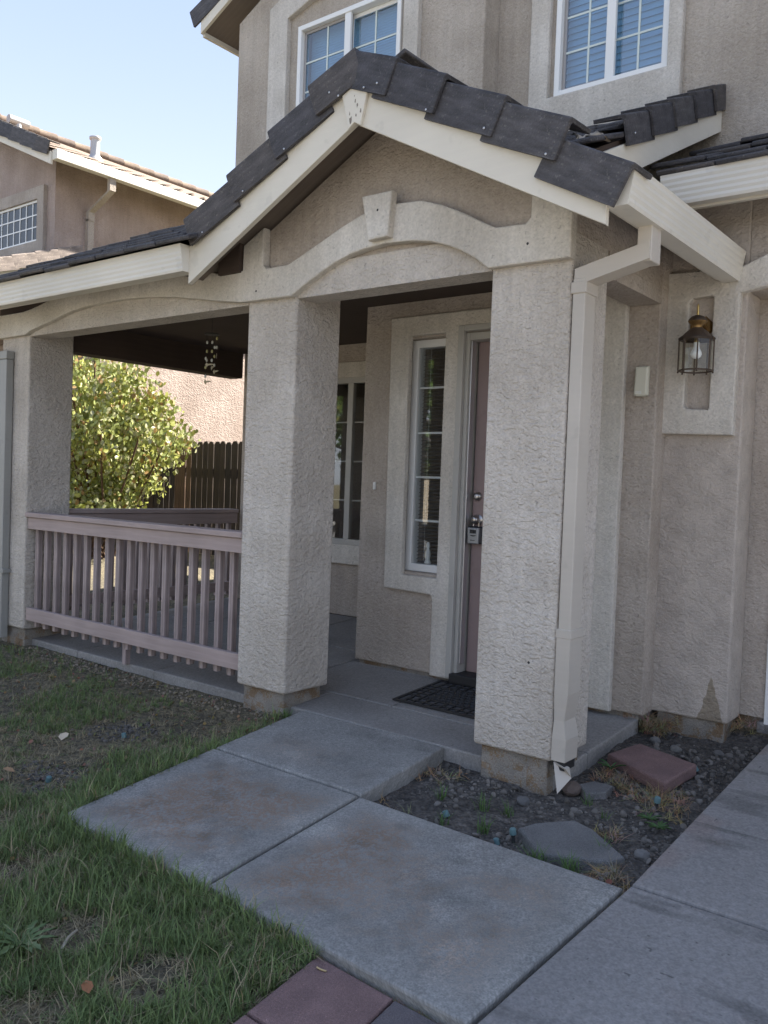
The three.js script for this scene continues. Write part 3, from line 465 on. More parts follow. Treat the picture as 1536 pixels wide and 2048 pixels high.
// garage roof
{
  const gy2 = z => 2.875 + 0.475 * (-0.83 - z), a2 = Math.atan(0.475);
  const roof = part('garage_roof', liftPlan([[1.73, -0.86], [5.8, -0.86], [5.8, -2.04], [1.73, -2.04]], gy2, 0.045), mDarkWood, house);
  for (let r = 0; r < 5; r++) for (let c = 0; c < 13; c++) { const z = -0.97 - r * 0.28, x = 1.86 + c * 0.297 - (r % 2) * 0.14; if (z < -1.9) continue; const t = part('tile', pick(flatTile), pick(mTile), roof); t.position.set(x, gy2(z) + 0.045 + R(-0.004, 0.006), z + R(-0.012, 0.012)); t.rotation.set(a2 - 0.085 + R(-0.012, 0.012), R(-0.01, 0.01), R(-0.012, 0.012)); }
  part('fascia', box(1.75, 5.8, 2.74, 2.86, -0.905, -0.88), mWhite, roof);
}
// upper roof
{
  const e = RX + 3.2 + 1.23, P = [[-3.02, roofY(-3.02)], [RX, RY], [5.8, roofY(5.8)], [5.8, roofY(5.8) + 0.05], [RX, RY + 0.05], [-3.02, roofY(-3.02) + 0.05]].map(p => [p[0], p[1] + 0.16]);
  const roof = part('main_roof', ext(P, -7.4, -1.735), mUnder, house);
  part('bargeboard', ext([[-3.02, 5.357], [RX, 5.357 + RP * (RX + 3.02)], [RX, 5.357 + RP * (RX + 3.02) + 0.18], [-3.02, 5.50]], -1.745, -1.715, 0.003), mWhite, roof);
  part('bargeboard', ext([[5.8, 5.357], [5.8, 5.50], [RX + .001, 5.357 + RP * (RX + 3.02) + 0.18], [RX + .001, 5.357 + RP * (RX + 3.02)]], -1.745, -1.715, 0.003), mWhite, roof);
  part('fascia', box(-3.03, -3.0, 5.34, 5.48, -7.4, -1.75), mWhite, roof);
  for (let k = 0; k < 13; k++) { const t = part('rake_tile', rkL, pick(mTile), roof); t.position.set(-3.165 + k * 0.308, 5.592 + k * 0.154, -1.695); t.rotation.z = Math.atan(RP) - 0.05; t.rotation.y = 0.055; }
  for (let k = 0; k < 4; k++) part('rafter', box(-2.99, -2.66, 5.44, 5.52, -2.3 - k * 0.6, -2.25 - k * 0.6), mDarkWood, roof);
}
// gutters and downspouts ---------------------------------------------------
function gutterGeo(len, h = 0.150) {
  const P = [[0, 0]], n = 10; for (let i = 0; i <= n; i++) P.push([-0.004 - 0.022 * i / n + (i % 2 ? 0.003 : 0), -0.012 - (h - 0.012) * i / n]);
  P.push([-0.11, -h], [-0.11, 0], [-0.105, 0], [-0.105, -h + 0.005], [-0.032, -h + 0.005], [-0.010, -0.015], [-0.012, -0.004], [-0.006, 0.0]);
  return new THREE.ExtrudeGeometry(shape(P), { depth: len, bevelEnabled: false });
}
const capShape = [[0, 0], [-0.026, -0.15], [-0.11, -0.15], [-0.11, 0]];
{ const g = part('gutter', boxUV(gutterGeo(3.4).rotateY(-Math.PI / 2).translate(-0.578, 2.616, 0.365)), mGutter, house); part('end_cap', boxUV(new THREE.ExtrudeGeometry(shape(capShape), { depth: 0.004, bevelEnabled: false }).rotateY(-Math.PI / 2).translate(-0.574, 2.616, 0.365)), mGutter, g); }
{ const g = part('gutter', boxUV(gutterGeo(1.445).translate(2.065, 2.566, -1.16)), mGutter, house); part('end_cap', boxUV(new THREE.ExtrudeGeometry(shape(capShape), { depth: 0.004, bevelEnabled: false }).translate(2.065, 2.566, -1.164)), mGutter, g); part('end_cap', boxUV(new THREE.ExtrudeGeometry(shape(capShape), { depth: 0.004, bevelEnabled: false }).translate(2.065, 2.566, 0.285)), mGutter, g); }
{ const g = part('gutter', boxUV(gutterGeo(4.06).rotateY(-Math.PI / 2).translate(5.8, 2.902, -0.795)), mGutter, house); part('end_cap', boxUV(new THREE.ExtrudeGeometry(shape(capShape), { depth: 0.004, bevelEnabled: false }).rotateY(-Math.PI / 2).translate(1.74, 2.902, -0.795)), mGutter, g); }
part('fascia', box(-3.7, -0.58, 2.485, 2.60, 0.225, 0.25), mWhite, house);
part('fascia', box(1.92, 1.945, 2.435, 2.52, -1.19, 0.265), mWhite, house);
function duct(frames) {                                    // frames: four corners each
  const pos = [], n = frames.length, q = (a, b, c, d) => pos.push(...a, ...b, ...c, ...a, ...c, ...d);
  for (let i = 0; i < n - 1; i++) for (let k = 0; k < 4; k++) q(frames[i][k], frames[i + 1][k], frames[i + 1][(k + 1) % 4], frames[i][(k + 1) % 4]);
  q(frames[0][0], frames[0][1], frames[0][2], frames[0][3]); q(frames[n - 1][3], frames[n - 1][2], frames[n - 1][1], frames[n - 1][0]);
  const g = new THREE.BufferGeometry(); g.setAttribute('position', new THREE.Float32BufferAttribute(pos, 3)); g.computeVertexNormals(); return boxUV(g);
}
const hz = (y, x0, x1, z0, z1) => [[x0, y, z0], [x0, y, z1], [x1, y, z1], [x1, y, z0]];
{
  const d = part('downspout', box(1.679, 1.739, 0.66, 2.232, -0.108, 0.0, 0.006), mSpout, house);
  const vx = (x, yc, h = 0.037) => [[x, yc - h, -0.107], [x, yc - h, -0.002], [x, yc + h, -0.002], [x, yc + h, -0.107]];
  part('elbow', box(1.958, 2.022, 2.27, 2.425, -0.115, -0.012, 0.006), mSpout, d);
  part('elbow', duct([vx(2.018, 2.315), vx(1.683, 2.236)]), mSpout, d);
  part('collar', box(1.672, 1.746, 2.165, 2.215, -0.114, 0.006, 0.004), mSpout, d);
  part('strap', box(1.672, 1.746, 0.648, 0.688, -0.125, 0.006, 0.003), mSpout, d);
  part('foot', duct([hz(0.67, 1.676, 1.742, -0.112, 0.004), hz(0.40, 1.677, 1.743, -0.112, 0.004), hz(0.28, 1.680, 1.728, -0.112, 0.0), hz(0.20, 1.676, 1.744, -0.118, 0.006), hz(0.10, 1.676, 1.742, -0.115, 0.006)]), mSpout, d);
  part('torn_end', duct([[[1.69, 0.095, -0.02], [1.69, 0.095, 0.008], [1.75, 0.075, 0.006], [1.75, 0.075, -0.03]], [[1.72, -0.035, 0.02], [1.725, -0.035, 0.03], [1.762, 0.03, -0.03], [1.758, 0.03, -0.034]]]), mSpout, d);
  part('dark_mouth', box(1.684, 1.738, 0.06, 0.098, -0.105, -0.002), mBlack, d);
}
{
  const m = mat({ color: L(0.34, 0.34, 0.33), map: rep(tPaint, 0.6), roughness: 0.5 });
  const d = part('downspout', box(-3.115, -3.005, 0.0, 2.15, 0.006, 0.066, 0.006), m, house);
  part('elbow', box(-3.5, -3.003, 2.152, 2.215, 0.004, 0.068, 0.006), m, d);
  part('strap', box(-3.2, -2.985, 0.505, 0.535, 0.002, 0.070, 0.003), m, d);
}
// ---------------------------------------------------------------- porch railings
{
  const r = thing('porch_railing', 'mauve wooden railing across the front of the porch', 'railing');
  part('cap_rail', box(-2.81, -0.392, 0.948, 0.984, -0.135, 0.0, 0.006), mRail, r);
  part('top_rail', box(-2.79, -0.394, 0.858, 0.946, -0.055, -0.017, 0.004), mRail, r);
  part('bottom_rail', box(-2.79, -0.394, 0.158, 0.255, -0.055, -0.017, 0.004), mRail, r);
  const b = box(-0.0195, 0.0195, 0, 0.84, -0.0195, 0.0195, 0.003);
  for (let i = 0; i < 18; i++) { const o = part('baluster', b, mBal, r); o.position.set(-2.730 + i * 0.1297 + R(-0.006, 0.006), 0.105 + R(-0.006, 0.006), -0.0755); o.rotation.set(0, R(-0.012, 0.012), R(-0.004, 0.004)); }
  part('leg', box(-1.61, -1.57, 0.002, 0.157, -0.098, -0.057, 0.003), mBal, r);
}
{
  const r = thing('porch_railing', 'shaded mauve railing along the far left side of the porch', 'railing');
  part('cap_rail', box(-2.97, -2.83, 0.97, 1.006, -2.198, -0.377, 0.006), mRail, r);
  part('top_rail', box(-2.885, -2.847, 0.87, 0.968, -2.198, -0.377, 0.004), mRail, r);
  part('bottom_rail', box(-2.885, -2.847, 0.22, 0.31, -2.198, -0.377, 0.004), mRail, r);
  const b = box(-0.0195, 0.0195, 0, 0.78, -0.0195, 0.0195, 0.003);
  for (let i = 0; i < 14; i++) part('baluster', b, mBal, r).position.set(-2.907, 0.18, -0.45 - i * 0.13);
}
// ---------------------------------------------------------------- wall lantern
{
  const t = thing('wall_lantern', 'weathered brass coach lantern with clear glass panes in the stucco niche', 'lantern'), X = 1.872, Z = -1.05, n = 8, rr = 0.086;
  const lat = (p, m, nm, s = 24) => part(nm, new THREE.LatheGeometry(p.map(a => new THREE.Vector2(...a)), s).translate(X, 0, Z), m, t);
  const yb = 1.950, yt = 2.112;
  lat([[0.092, 2.112], [0.092, 2.118], [0.074, 2.130], [0.055, 2.150], [0.035, 2.166], [0.026, 2.172]], mBrassOld, 'cap');
  lat([[0.026, 2.170], [0.024, 2.180], [0.032, 2.188], [0.044, 2.200], [0.048, 2.206]], mBrass, 'neck');
  lat([[0.048, 2.206], [0.044, 2.216], [0.032, 2.230], [0.012, 2.238], [0.0, 2.24]], mBrassOld, 'dome');
  lat([[0.0075, 2.235], [0.006, 2.25], [0.0075, 2.256], [0.005, 2.262], [0.006, 2.285], [0.003, 2.296], [0, 2.298]], mGold, 'finial', 10);
  part('backplate', new THREE.CylinderGeometry(0.056, 0.064, 0.02, 8).rotateY(Math.PI / 8).rotateX(Math.PI / 2).translate(X - 0.03, 2.20, ZG + 0.012), mBrass, t);
  part('arm', tube([[X, 2.19, ZG + 0.02], [X, 2.20, ZG + 0.07], [X, 2.198, Z - 0.03]], 0.009, 12, 8), mBrass, t);
  for (const [y, nm] of [[yt - 0.002, 'top_ring'], [yb, 'bottom_ring']]) part(nm, new THREE.TorusGeometry(rr, 0.0045, 6, 8).rotateX(Math.PI / 2).rotateY(Math.PI / 8).translate(X, y, Z), mBrassOld, t);
  for (let k = 0; k < n; k++) {
    const a = (k + 0.5) / n * 2 * Math.PI, b = k / n * 2 * Math.PI;
    part('bar', box(-0.003, 0.003, yb, yt, -0.003, 0.003).translate(X + rr * Math.cos(a), 0, Z + rr * Math.sin(a)), mBrassOld, t);
    part('foot_bead', new THREE.SphereGeometry(0.0055, 8, 6).translate(X + rr * Math.cos(a), yb - 0.008, Z + rr * Math.sin(a)), mBrassOld, t);
    const w = 2 * rr * Math.sin(Math.PI / n) - 0.006; part('pane', new THREE.PlaneGeometry(w, yt - yb - 0.008).rotateY(Math.PI / 2 - b).translate(X + rr * Math.cos(Math.PI / n) * Math.cos(b), (yb + yt) / 2, Z + rr * Math.cos(Math.PI / n) * Math.sin(b)), mGlassThin, t);
  }
  lat([[0.013, 2.12], [0.013, 2.098]], mGold, 'socket', 14);
  lat([[0.0, 2.012], [0.012, 2.013], [0.024, 2.022], [0.029, 2.036], [0.026, 2.050], [0.018, 2.064], [0.0145, 2.078], [0.0145, 2.097]], mat({ color: L(0.86, 0.87, 0.9), roughness: 0.25 }), 'bulb', 20);
}
// ---------------------------------------------------------------- wind chime under the porch ceiling
{
  const t = thing('wind_chime', 'wind chime of beads and small birds hanging from the porch ceiling', 'wind chime'), X = -1.535, Z = -0.7;
  const m = mat({ color: L(0.35, 0.30, 0.20), metalness: 0.5, roughness: 0.4 }), mb = mat({ color: L(0.45, 0.42, 0.2), roughness: 0.2 }), mw = mat({ color: L(0.6, 0.6, 0.55), roughness: 0.3 });
  part('disc', new THREE.CylinderGeometry(0.055, 0.055, 0.008, 24).translate(X, 2.345, Z), mBlack, t);
  part('hanger', new THREE.CylinderGeometry(0.0015, 0.0015, 0.15, 5).translate(X, 2.42, Z), mBlack, t);
  const bird = (x, y, z, s, r) => { const g = ext([[0, 0.02], [0.010, 0.004], [0.05, 0.008], [0.075, 0], [0.05, -0.006], [0.012, -0.012], [0.004, -0.028], [-0.008, -0.012], [-0.016, 0], [-0.006, 0.006]].map(p => [p[0] * s, p[1] * s]), -0.003, 0.003, 0.001).rotateY(r).translate(x, y, z); part('bird', g, m, t); };
  [[-0.05, 2.13, 0], [-0.025, 2.00, 0.03], [0.0, 2.08, -0.03], [0.03, 2.10, 0.02], [0.045, 2.19, -0.01]].forEach(([dx, y, dz], i) => {
    part('string', new THREE.CylinderGeometry(0.001, 0.001, 2.342 - y, 4).translate(X + dx, (2.342 + y) / 2, Z + dz), mBlack, t);
    for (let k = 0; k < 3; k++) { const yy = y + 0.03 + k * 0.065 + i * 0.007; if (yy < 2.32) part('bead', new THREE.SphereGeometry(0.0085, 10, 8).scale(1, 1.5, 1).translate(X + dx, yy, Z + dz), k % 2 ? mb : mw, t); }
    bird(X + dx, y, Z + dz, 0.8, 0.5 - i * 0.3);
  });
}

// ---------------------------------------------------------------- neighbour's house
{
  const h = thing('neighbour_house', 'pinkish stucco house next door with tan tile roof and white gutter', 'house');
  const mN = stucco(0.46, 0.37, 0.33, { bump: 0.010 }), mNT = stucco(0.50, 0.44, 0.39, { fine: 1 });
  part('wall', box(-16, -8.5, 3.5, 5.95, -14, -3.56), mN, h);
  part('wall', box(-15.5, -8.502, 0, 3.498, -14, -4.38, 0.01), mN, h);
  const ne = 5.80, nr = 7.74, rx = -12.5, np = (nr - ne) / (rx + 7.95) * -1, na = Math.atan(np), mT = [[0.30, 0.225, 0.165], [0.26, 0.20, 0.155], [0.33, 0.25, 0.18]].map(c => mat({ color: L(...c), map: rep(tTile, 1.2) }));
  const roof = part('roof', ext([[-17.05, ne], [-12.5, nr], [-7.98, ne], [-7.98, ne + 0.05], [-12.5, nr + 0.05], [-17.05, ne + 0.05]].map(p => [p[0], p[1] - 0.06]), -14.4, -3.2), mat({ color: L(0.42, 0.37, 0.33) }), h);
  part('underlay', ext([[-12.5, nr - 0.005], [-7.99, ne - 0.005], [-7.99, ne + 0.025], [-12.5, nr + 0.025]], -14.3, -3.25), mT[0], roof);
  part('gable_wall', ext([[-16, 5.95], [-8.5, 5.95], [-12.45, 7.63]], -3.76, -3.565), mN, h);
  // courses of far roof tiles: too small to pick apart
  const gs = [[], [], []], q = RNG(3);
  for (let r = 0; r < 13; r++) for (let c = 0; c < 38; c++) { const x = -8.08 - r * 0.345, y = ne + 0.04 + (-7.95 - x) * np, z = -3.3 - c * 0.29; const g = new THREE.CylinderGeometry(0.15, 0.15, 0.40, 6, 1, true, 0, Math.PI).rotateZ(Math.PI / 2).scale(1, 0.26, 1).rotateY(Math.PI).rotateZ(-na + 0.04); g.translate(x - 0.16, y, z); gs[Math.floor(q() * 3)].push(g); }
  gs.forEach((a, i) => { mT[i].side = THREE.DoubleSide; tag(part('roof_tiles', boxUV(merge(a)), mT[i], roof), null, null, null, 'stuff'); });
  for (let c = 0; c < 28; c++) part('ridge_tile', boxUV(new THREE.CylinderGeometry(0.10, 0.12, 0.42, 8).rotateX(Math.PI / 2)), mT[c % 3], roof).position.set(rx, nr + 0.05, -3.4 - c * 0.38);
  part('bargeboard', ext([[-7.98, ne - 0.20], [-7.98, ne - 0.03], [-12.5, nr - 0.03], [-12.5, nr - 0.20]], -3.2, -3.165, 0.003), mWhite, roof);
  const rg = rakeTile(0.42, 1, 0.2);
  for (let k = 0; k < 14; k++) { const t = part('rake_tile', rg, pick(mTile), roof); t.position.set(-7.96 - k * 0.335, ne + 0.12 + k * 0.335 * np, -3.13); t.rotation.z = -na + 0.05; }
  const gt = part('gutter', box(-7.98, -7.86, ne - 0.14, ne + 0.0, -14.3, -3.19, 0.008), mGutter, h);
  const ds = part('downspout', box(-8.50, -8.43, 3.5, 5.14, -3.62 - 0.55, -3.52 - 0.55), mNT, h); part('elbow', duct([hz(5.66, -7.96, -7.89, -4.17, -4.07), hz(5.48, -7.96, -7.89, -4.17, -4.07), hz(5.25, -8.5, -8.42, -4.17, -4.07), hz(5.12, -8.5, -8.42, -4.17, -4.07)]), mNT, ds);
  part('window_trim', ext(rect(-10.6, -8.72, 4.55, 5.55), -3.565, -3.50, 0.006, [rect(-10.4, -8.90, 4.75, 5.37)]), mNT, h);
  const w = part('window', frameGeo(-10.4, -8.90, 4.75, 5.37, 0.035, -3.60, -3.535), mVinyl, h);
  part('pane', box(-10.36, -8.94, 4.79, 5.33, -3.57, -3.552), mat({ color: L(0.03, 0.04, 0.05), roughness: 0.06 }), w);
  for (let i = 1; i < 8; i++) part('muntin', box(-10.37 + i * 0.182, -10.352 + i * 0.182, 4.78, 5.34, -3.551, -3.543), mVinyl, w);
  for (let i = 1; i < 3; i++) part('muntin', box(-10.37, -8.93, 4.785 + i * 0.18, 4.803 + i * 0.18, -3.5505, -3.5435), mVinyl, w);
  const vm = mat({ color: L(0.45, 0.44, 0.43), metalness: 0.6, roughness: 0.5 });
  part('vent_pipe', new THREE.LatheGeometry([[0.17, 0], [0.13, 0.10], [0.085, 0.16], [0.08, 0.42], [0.10, 0.43], [0.105, 0.47], [0.09, 0.48], [0.0, 0.485]].map(p => new THREE.Vector2(...p)), 16).translate(-10.5, 6.80, -5.49), vm, roof);
  part('vent_pipe', merge([new THREE.CylinderGeometry(0.06, 0.06, 0.3, 12).translate(-10.5, 6.90, -4.05), new THREE.CylinderGeometry(0.07, 0.07, 0.34, 12).rotateX(Math.PI / 2).translate(-10.5, 7.05, -4.05)]), vm, roof);
  // low porch roof with its sunlit rake
  const lr = part('porch_roof', ext([[1.9, 3.72], [3.56, 4.38], [3.56, 4.44], [1.9, 3.78]].map(p => [p[0], p[1] + 0.05]), 0, 3.6).rotateY(Math.PI / 2).translate(-11.9, 0, 0), mDarkWood, h);
  const tl = mat({ color: L(0.42, 0.36, 0.31), map: rep(tTile, 1.5) }), rs = rakeTile(0.42, -1, 0.19).clone().rotateY(Math.PI / 2);
  for (let k = 0; k < 5; k++) { const t = part('rake_tile', rs, tl, lr); t.position.set(-8.2, 4.02 + k * 0.128, -2.06 - k * 0.345); t.rotation.x = 0.31; }
  part('bargeboard', ext([[1.9, 3.60], [3.56, 4.24], [3.56, 4.36], [1.9, 3.72]].map(p => [p[0], p[1] + 0.05]), 0, 0.03).rotateY(Math.PI / 2).translate(-8.29, 0, 0), mWhite, lr);
  part('pillar', box(-8.75, -8.4, 0, 3.7, -2.5, -2.15, 0.01), mN, h);
}
// ---------------------------------------------------------------- board fence between the houses
{
  const f = thing('board_fence', 'weathered brown board fence with dog-eared pickets behind the shrub', 'fence'), zf = -5.0, q = RNG(9);
  const cols = [[0.060, 0.042, 0.033], [0.075, 0.052, 0.040], [0.050, 0.037, 0.031], [0.16, 0.095, 0.06]].map(c => mat({ color: L(...c), map: rep(tWoodX, 1.0), bumpMap: rep(tWoodX, 1.0), bumpScale: 0.004 }));
  const gs = [0.118, 0.126, 0.112].map(w => ext([[-w / 2, 0], [w / 2, 0], [w / 2, 1.64], [w / 2 - 0.028, 1.68], [-w / 2 + 0.028, 1.68], [-w / 2, 1.64]], -0.008, 0.008, 0));
  let i = 0; for (let x = -8.46; x < -2.9; x += 0.1285, i++) { const p = part('picket', gs[i % 3], cols[[5, 6, 7, 20].includes(i - 4) ? 3 : Math.floor(q() * 3)], f); p.position.set(x, 0.145 + (q() - 0.5) * 0.02, zf + (q() - 0.5) * 0.006); p.rotation.z = (q() - 0.5) * 0.016; }
  for (const y of [0.45, 1.36]) part('rail', box(-8.5, -2.85, y, y + 0.09, zf - 0.05, zf - 0.012), cols[0], f);
  for (const x of [-7.9, -5.5, -3.1]) part('post', box(x, x + 0.09, 0.0, 1.62, zf - 0.142, zf - 0.052), cols[1], f);
}
// ---------------------------------------------------------------- leaf helper and shrub
const leafG = (() => { const s = 1, P = [[0, 0, 0], [-0.32, 0.35, 0.05], [0.32, 0.35, 0.05], [-0.30, 0.72, 0.02], [0.30, 0.72, 0.02], [0, 1, -0.08], [0, 0.5, -0.04]]; const I = [0, 6, 1, 0, 2, 6, 1, 6, 3, 2, 4, 6, 3, 6, 5, 4, 5, 6]; const g = new THREE.BufferGeometry(); g.setAttribute('position', new THREE.Float32BufferAttribute(P.flat(), 3)); g.setIndex(I); g.computeVertexNormals(); return g; })();
const M4 = new THREE.Matrix4(), QT = new THREE.Quaternion(), EU = new THREE.Euler(), V3 = new THREE.Vector3(), S3 = new THREE.Vector3();
function leaves(parent, name, list, m) {                    // list: x,y,z, rx,ry,rz, size, color
  const im = new THREE.InstancedMesh(leafG, m, list.length); im.name = name; im.castShadow = im.receiveShadow = true;
  list.forEach((l, i) => { QT.setFromEuler(EU.set(l[3], l[4], l[5])); M4.compose(V3.set(l[0], l[1], l[2]), QT, S3.setScalar(l[6])); im.setMatrixAt(i, M4); im.setColorAt(i, l[7]); });
  im.userData.kind = 'stuff'; parent.add(im); return im;
}
const mLeaf = (o = {}) => new THREE.MeshPhysicalMaterial({ color: 0xffffff, roughness: 0.45, side: THREE.DoubleSide, transmission: 0.35, thickness: 0, ...o });
{
  const b = thing('shrub', 'large rounded leafy shrub in sun beyond the porch railing', 'shrub'), q = RNG(21), rr = (a, c) => a + (c - a) * q();
  const base = new THREE.Vector3(-6.75, 0.15, -3.3), mB = mat({ color: L(0.15, 0.085, 0.05), map: rep(tWoodX, 3) }), L1 = [], tips = [];
  for (let i = 0; i < 60; i++) {
    const th = rr(0, 6.283), out = Math.pow(q(), 0.6), hx = (i % 3 == 0 ? 1.15 : 1.75) * out * Math.cos(th) - (i % 3 == 0 ? 0.35 : 0), hz2 = 0.95 * out * Math.sin(th), hy = (i % 3 == 0 ? 0.45 : 1) * (1.0 + 1.65 * Math.sqrt(Math.max(0, 1 - out * out * 0.85))) * rr(0.72, 1.02) * (1 - 0.16 * Math.cos(th) * out);
    const e = [base.x + hx, base.y + hy, base.z + hz2], m = [base.x + hx * 0.45 + rr(-.1, .1), base.y + hy * 0.5, base.z + hz2 * 0.45 + rr(-.1, .1)];
    if (i < 26) part('branch', tube([[base.x + rr(-.2, .2), base.y, base.z + rr(-.15, .15)], m, e], 0.014, 8, 5), mB, b);
    tips.push(e, m.map((v, k) => lerp(v, e[k], 0.45)));
    for (let t = 0; t < 3; t++) { const s = rr(0.35, 0.9), a = m.map((v, k) => lerp(v, e[k], s)), c = [a[0] + rr(-.4, .4), a[1] + rr(-.1, .4), a[2] + rr(-.4, .4)]; tips.push(c); if (i < 26 && t < 2) part('twig', tube([a, [(a[0] + c[0]) / 2, (a[1] + c[1]) / 2 + 0.05, (a[2] + c[2]) / 2], c], 0.006, 5, 4), mB, b); }
  }
  for (const t of tips) for (let k = 0; k < 58; k++) {
    const d = Math.pow(q(), 0.55) * 0.25, th = rr(0, 6.283), ph = Math.acos(rr(-0.9, 1)), c = q();
    const y = t[1] + d * Math.cos(ph); if (y < 0.25) continue;
    const col = c < 0.3 ? L(0.36, 0.38, 0.09) : c < 0.72 ? L(0.28, 0.32, 0.10) : c < 0.93 ? L(0.42, 0.42, 0.24) : L(0.40, 0.26, 0.10);
    L1.push([t[0] + d * Math.sin(ph) * Math.cos(th), y, t[2] + d * Math.sin(ph) * Math.sin(th), rr(-1.3, 0.9), rr(0, 6.28), rr(-0.9, 0.9), rr(0.05, 0.085), col]);
  }
  leaves(b, 'foliage', L1, mLeaf({ roughness: 0.38 }));
}
// ---------------------------------------------------------------- across the street: what the window panes mirror
function tree(x, z, h, r, seed, label) {
  const t = thing('street_tree', label, 'tree', 'trees across the street'), q = RNG(seed), rr = (a, c) => a + (c - a) * q(), mB = mat({ color: L(0.11, 0.08, 0.06), map: rep(tWoodX, 1) }), l = [], y0 = Y0;
  part('trunk', tube([[x, y0 - 0.1, z], [x + 0.1, y0 + h * 0.25, z], [x - 0.05, y0 + h * 0.5, z + 0.1], [x, y0 + h * 0.8, z]], 0.16, 10, 8), mB, t);
  for (let i = 0; i < 26; i++) {
    const th = rr(0, 6.28), o = Math.sqrt(q()) * r, cy = y0 + h * rr(0.36, 0.95), k = Math.sqrt(Math.max(0.12, 1 - Math.pow((cy - y0 - h * 0.62) / (h * 0.42), 2))), cx = x + o * k * Math.cos(th), cz = z + o * k * Math.sin(th);
    if (i < 12) part('limb', tube([[x, y0 + h * rr(0.25, 0.5), z], [(x + cx) / 2, cy - 0.3, (z + cz) / 2], [cx, cy, cz]], 0.05, 6, 5), mB, t);
    for (let n = 0; n < 170; n++) { const d = Math.cbrt(q()) * r * 0.42, a = rr(0, 6.28), p = Math.acos(rr(-1, 1)), c = q(); l.push([cx + d * Math.sin(p) * Math.cos(a), cy + d * Math.cos(p) * 0.75, cz + d * Math.sin(p) * Math.sin(a), rr(-1.4, 1.4), rr(0, 6.28), rr(-1, 1), rr(0.16, 0.28), c < 0.6 ? L(0.075, 0.14, 0.03) : c < 0.9 ? L(0.13, 0.19, 0.045) : L(0.2, 0.2, 0.05)]); }
  }
  leaves(t, 'crown', l, mLeaf());
}
tree(-11.0, 15.2, 6.0, 2.4, 4, 'round green street tree mirrored in the sidelight window');
tree(-15.8, 15.6, 6.4, 2.5, 5, 'tall green street tree mirrored in the porch window');
tree(-4.6, 15.4, 5.4, 2.1, 6, 'smaller green street tree opposite the porch');
{ // parked car
  const c = thing('parked_car', 'silver saloon car parked across the street', 'car'), X = -9.6, Z = 9.4, mP = new THREE.MeshPhysicalMaterial({ color: L(0.55, 0.56, 0.58), metalness: 0.4, roughness: 0.3, clearcoat: 1, clearcoatRoughness: 0.05 }), mGl = mat({ color: L(0.02, 0.025, 0.03), roughness: 0.05 }), y = Y0 - 0.03;
  const body = [[-2.2, 0.35], [-2.25, 0.62], [-2.1, 0.78], [-1.2, 0.90], [1.45, 0.92], [2.1, 0.86], [2.22, 0.6], [2.2, 0.33], [1.75, 0.30], [1.62, 0.58], [1.35, 0.68], [1.08, 0.58], [0.95, 0.28], [-0.98, 0.28], [-1.1, 0.58], [-1.37, 0.68], [-1.64, 0.58], [-1.77, 0.3]];
  part('body', ext(body, -0.85, 0.85, 0.08).translate(X, y, Z), mP, c);
  part('cabin', ext([[-1.25, 0.88], [-0.55, 1.36], [0.75, 1.40], [1.55, 0.90]], -0.70, 0.70, 0.1).translate(X, y, Z), mP, c);
  for (const s of [-1, 1]) { part('side_window', ext([[-1.0, 0.93], [-0.5, 1.28], [0.70, 1.31], [1.2, 0.93]], -0.004, 0.004).translate(X, y, Z + s * 0.703), mGl, c); for (const dx of [-1.37, 1.35]) { const w = part('wheel', new THREE.CylinderGeometry(0.31, 0.31, 0.2, 24).rotateX(Math.PI / 2).translate(X + dx, y + 0.31, Z + s * 0.75), mBlack, c); part('rim', new THREE.CylinderGeometry(0.2, 0.2, 0.02, 18).rotateX(Math.PI / 2).translate(X + dx, y + 0.31, Z + s * 0.86), mAlu, w); } part('headlight', box(X - 2.2, X - 2.0, y + 0.62, y + 0.74, Z + s * 0.6 - 0.15, Z + s * 0.6 + 0.15, 0.03), mVinyl, c); }
}
{ // house opposite
  const h = thing('facing_house', 'pale stucco house on the far side of the street', 'house'), m = stucco(0.48, 0.43, 0.36, { fine: 1 });
  part('wall', box(-22, 2, Y0 - 0.2, Y0 + 3.0, 26, 34), m, h);
  part('roof', ext([[25.2, Y0 + 2.9], [30, Y0 + 5.0], [34.8, Y0 + 2.9]].map(p => [-p[0], p[1]]), 0, 25).rotateY(Math.PI / 2).translate(-22.5, 0, 0), mTile[3], h);
  for (const x of [-18, -12, -5]) { const w = part('window', frameGeo(x, x + 1.8, Y0 + 1.0, Y0 + 2.3, 0.06, 25.95, 26.02), mVinyl, h); part('pane', box(x + 0.06, x + 1.74, Y0 + 1.06, Y0 + 2.24, 25.97, 25.99), mat({ color: L(0.03, 0.04, 0.05), roughness: 0.05 }), w); }
}
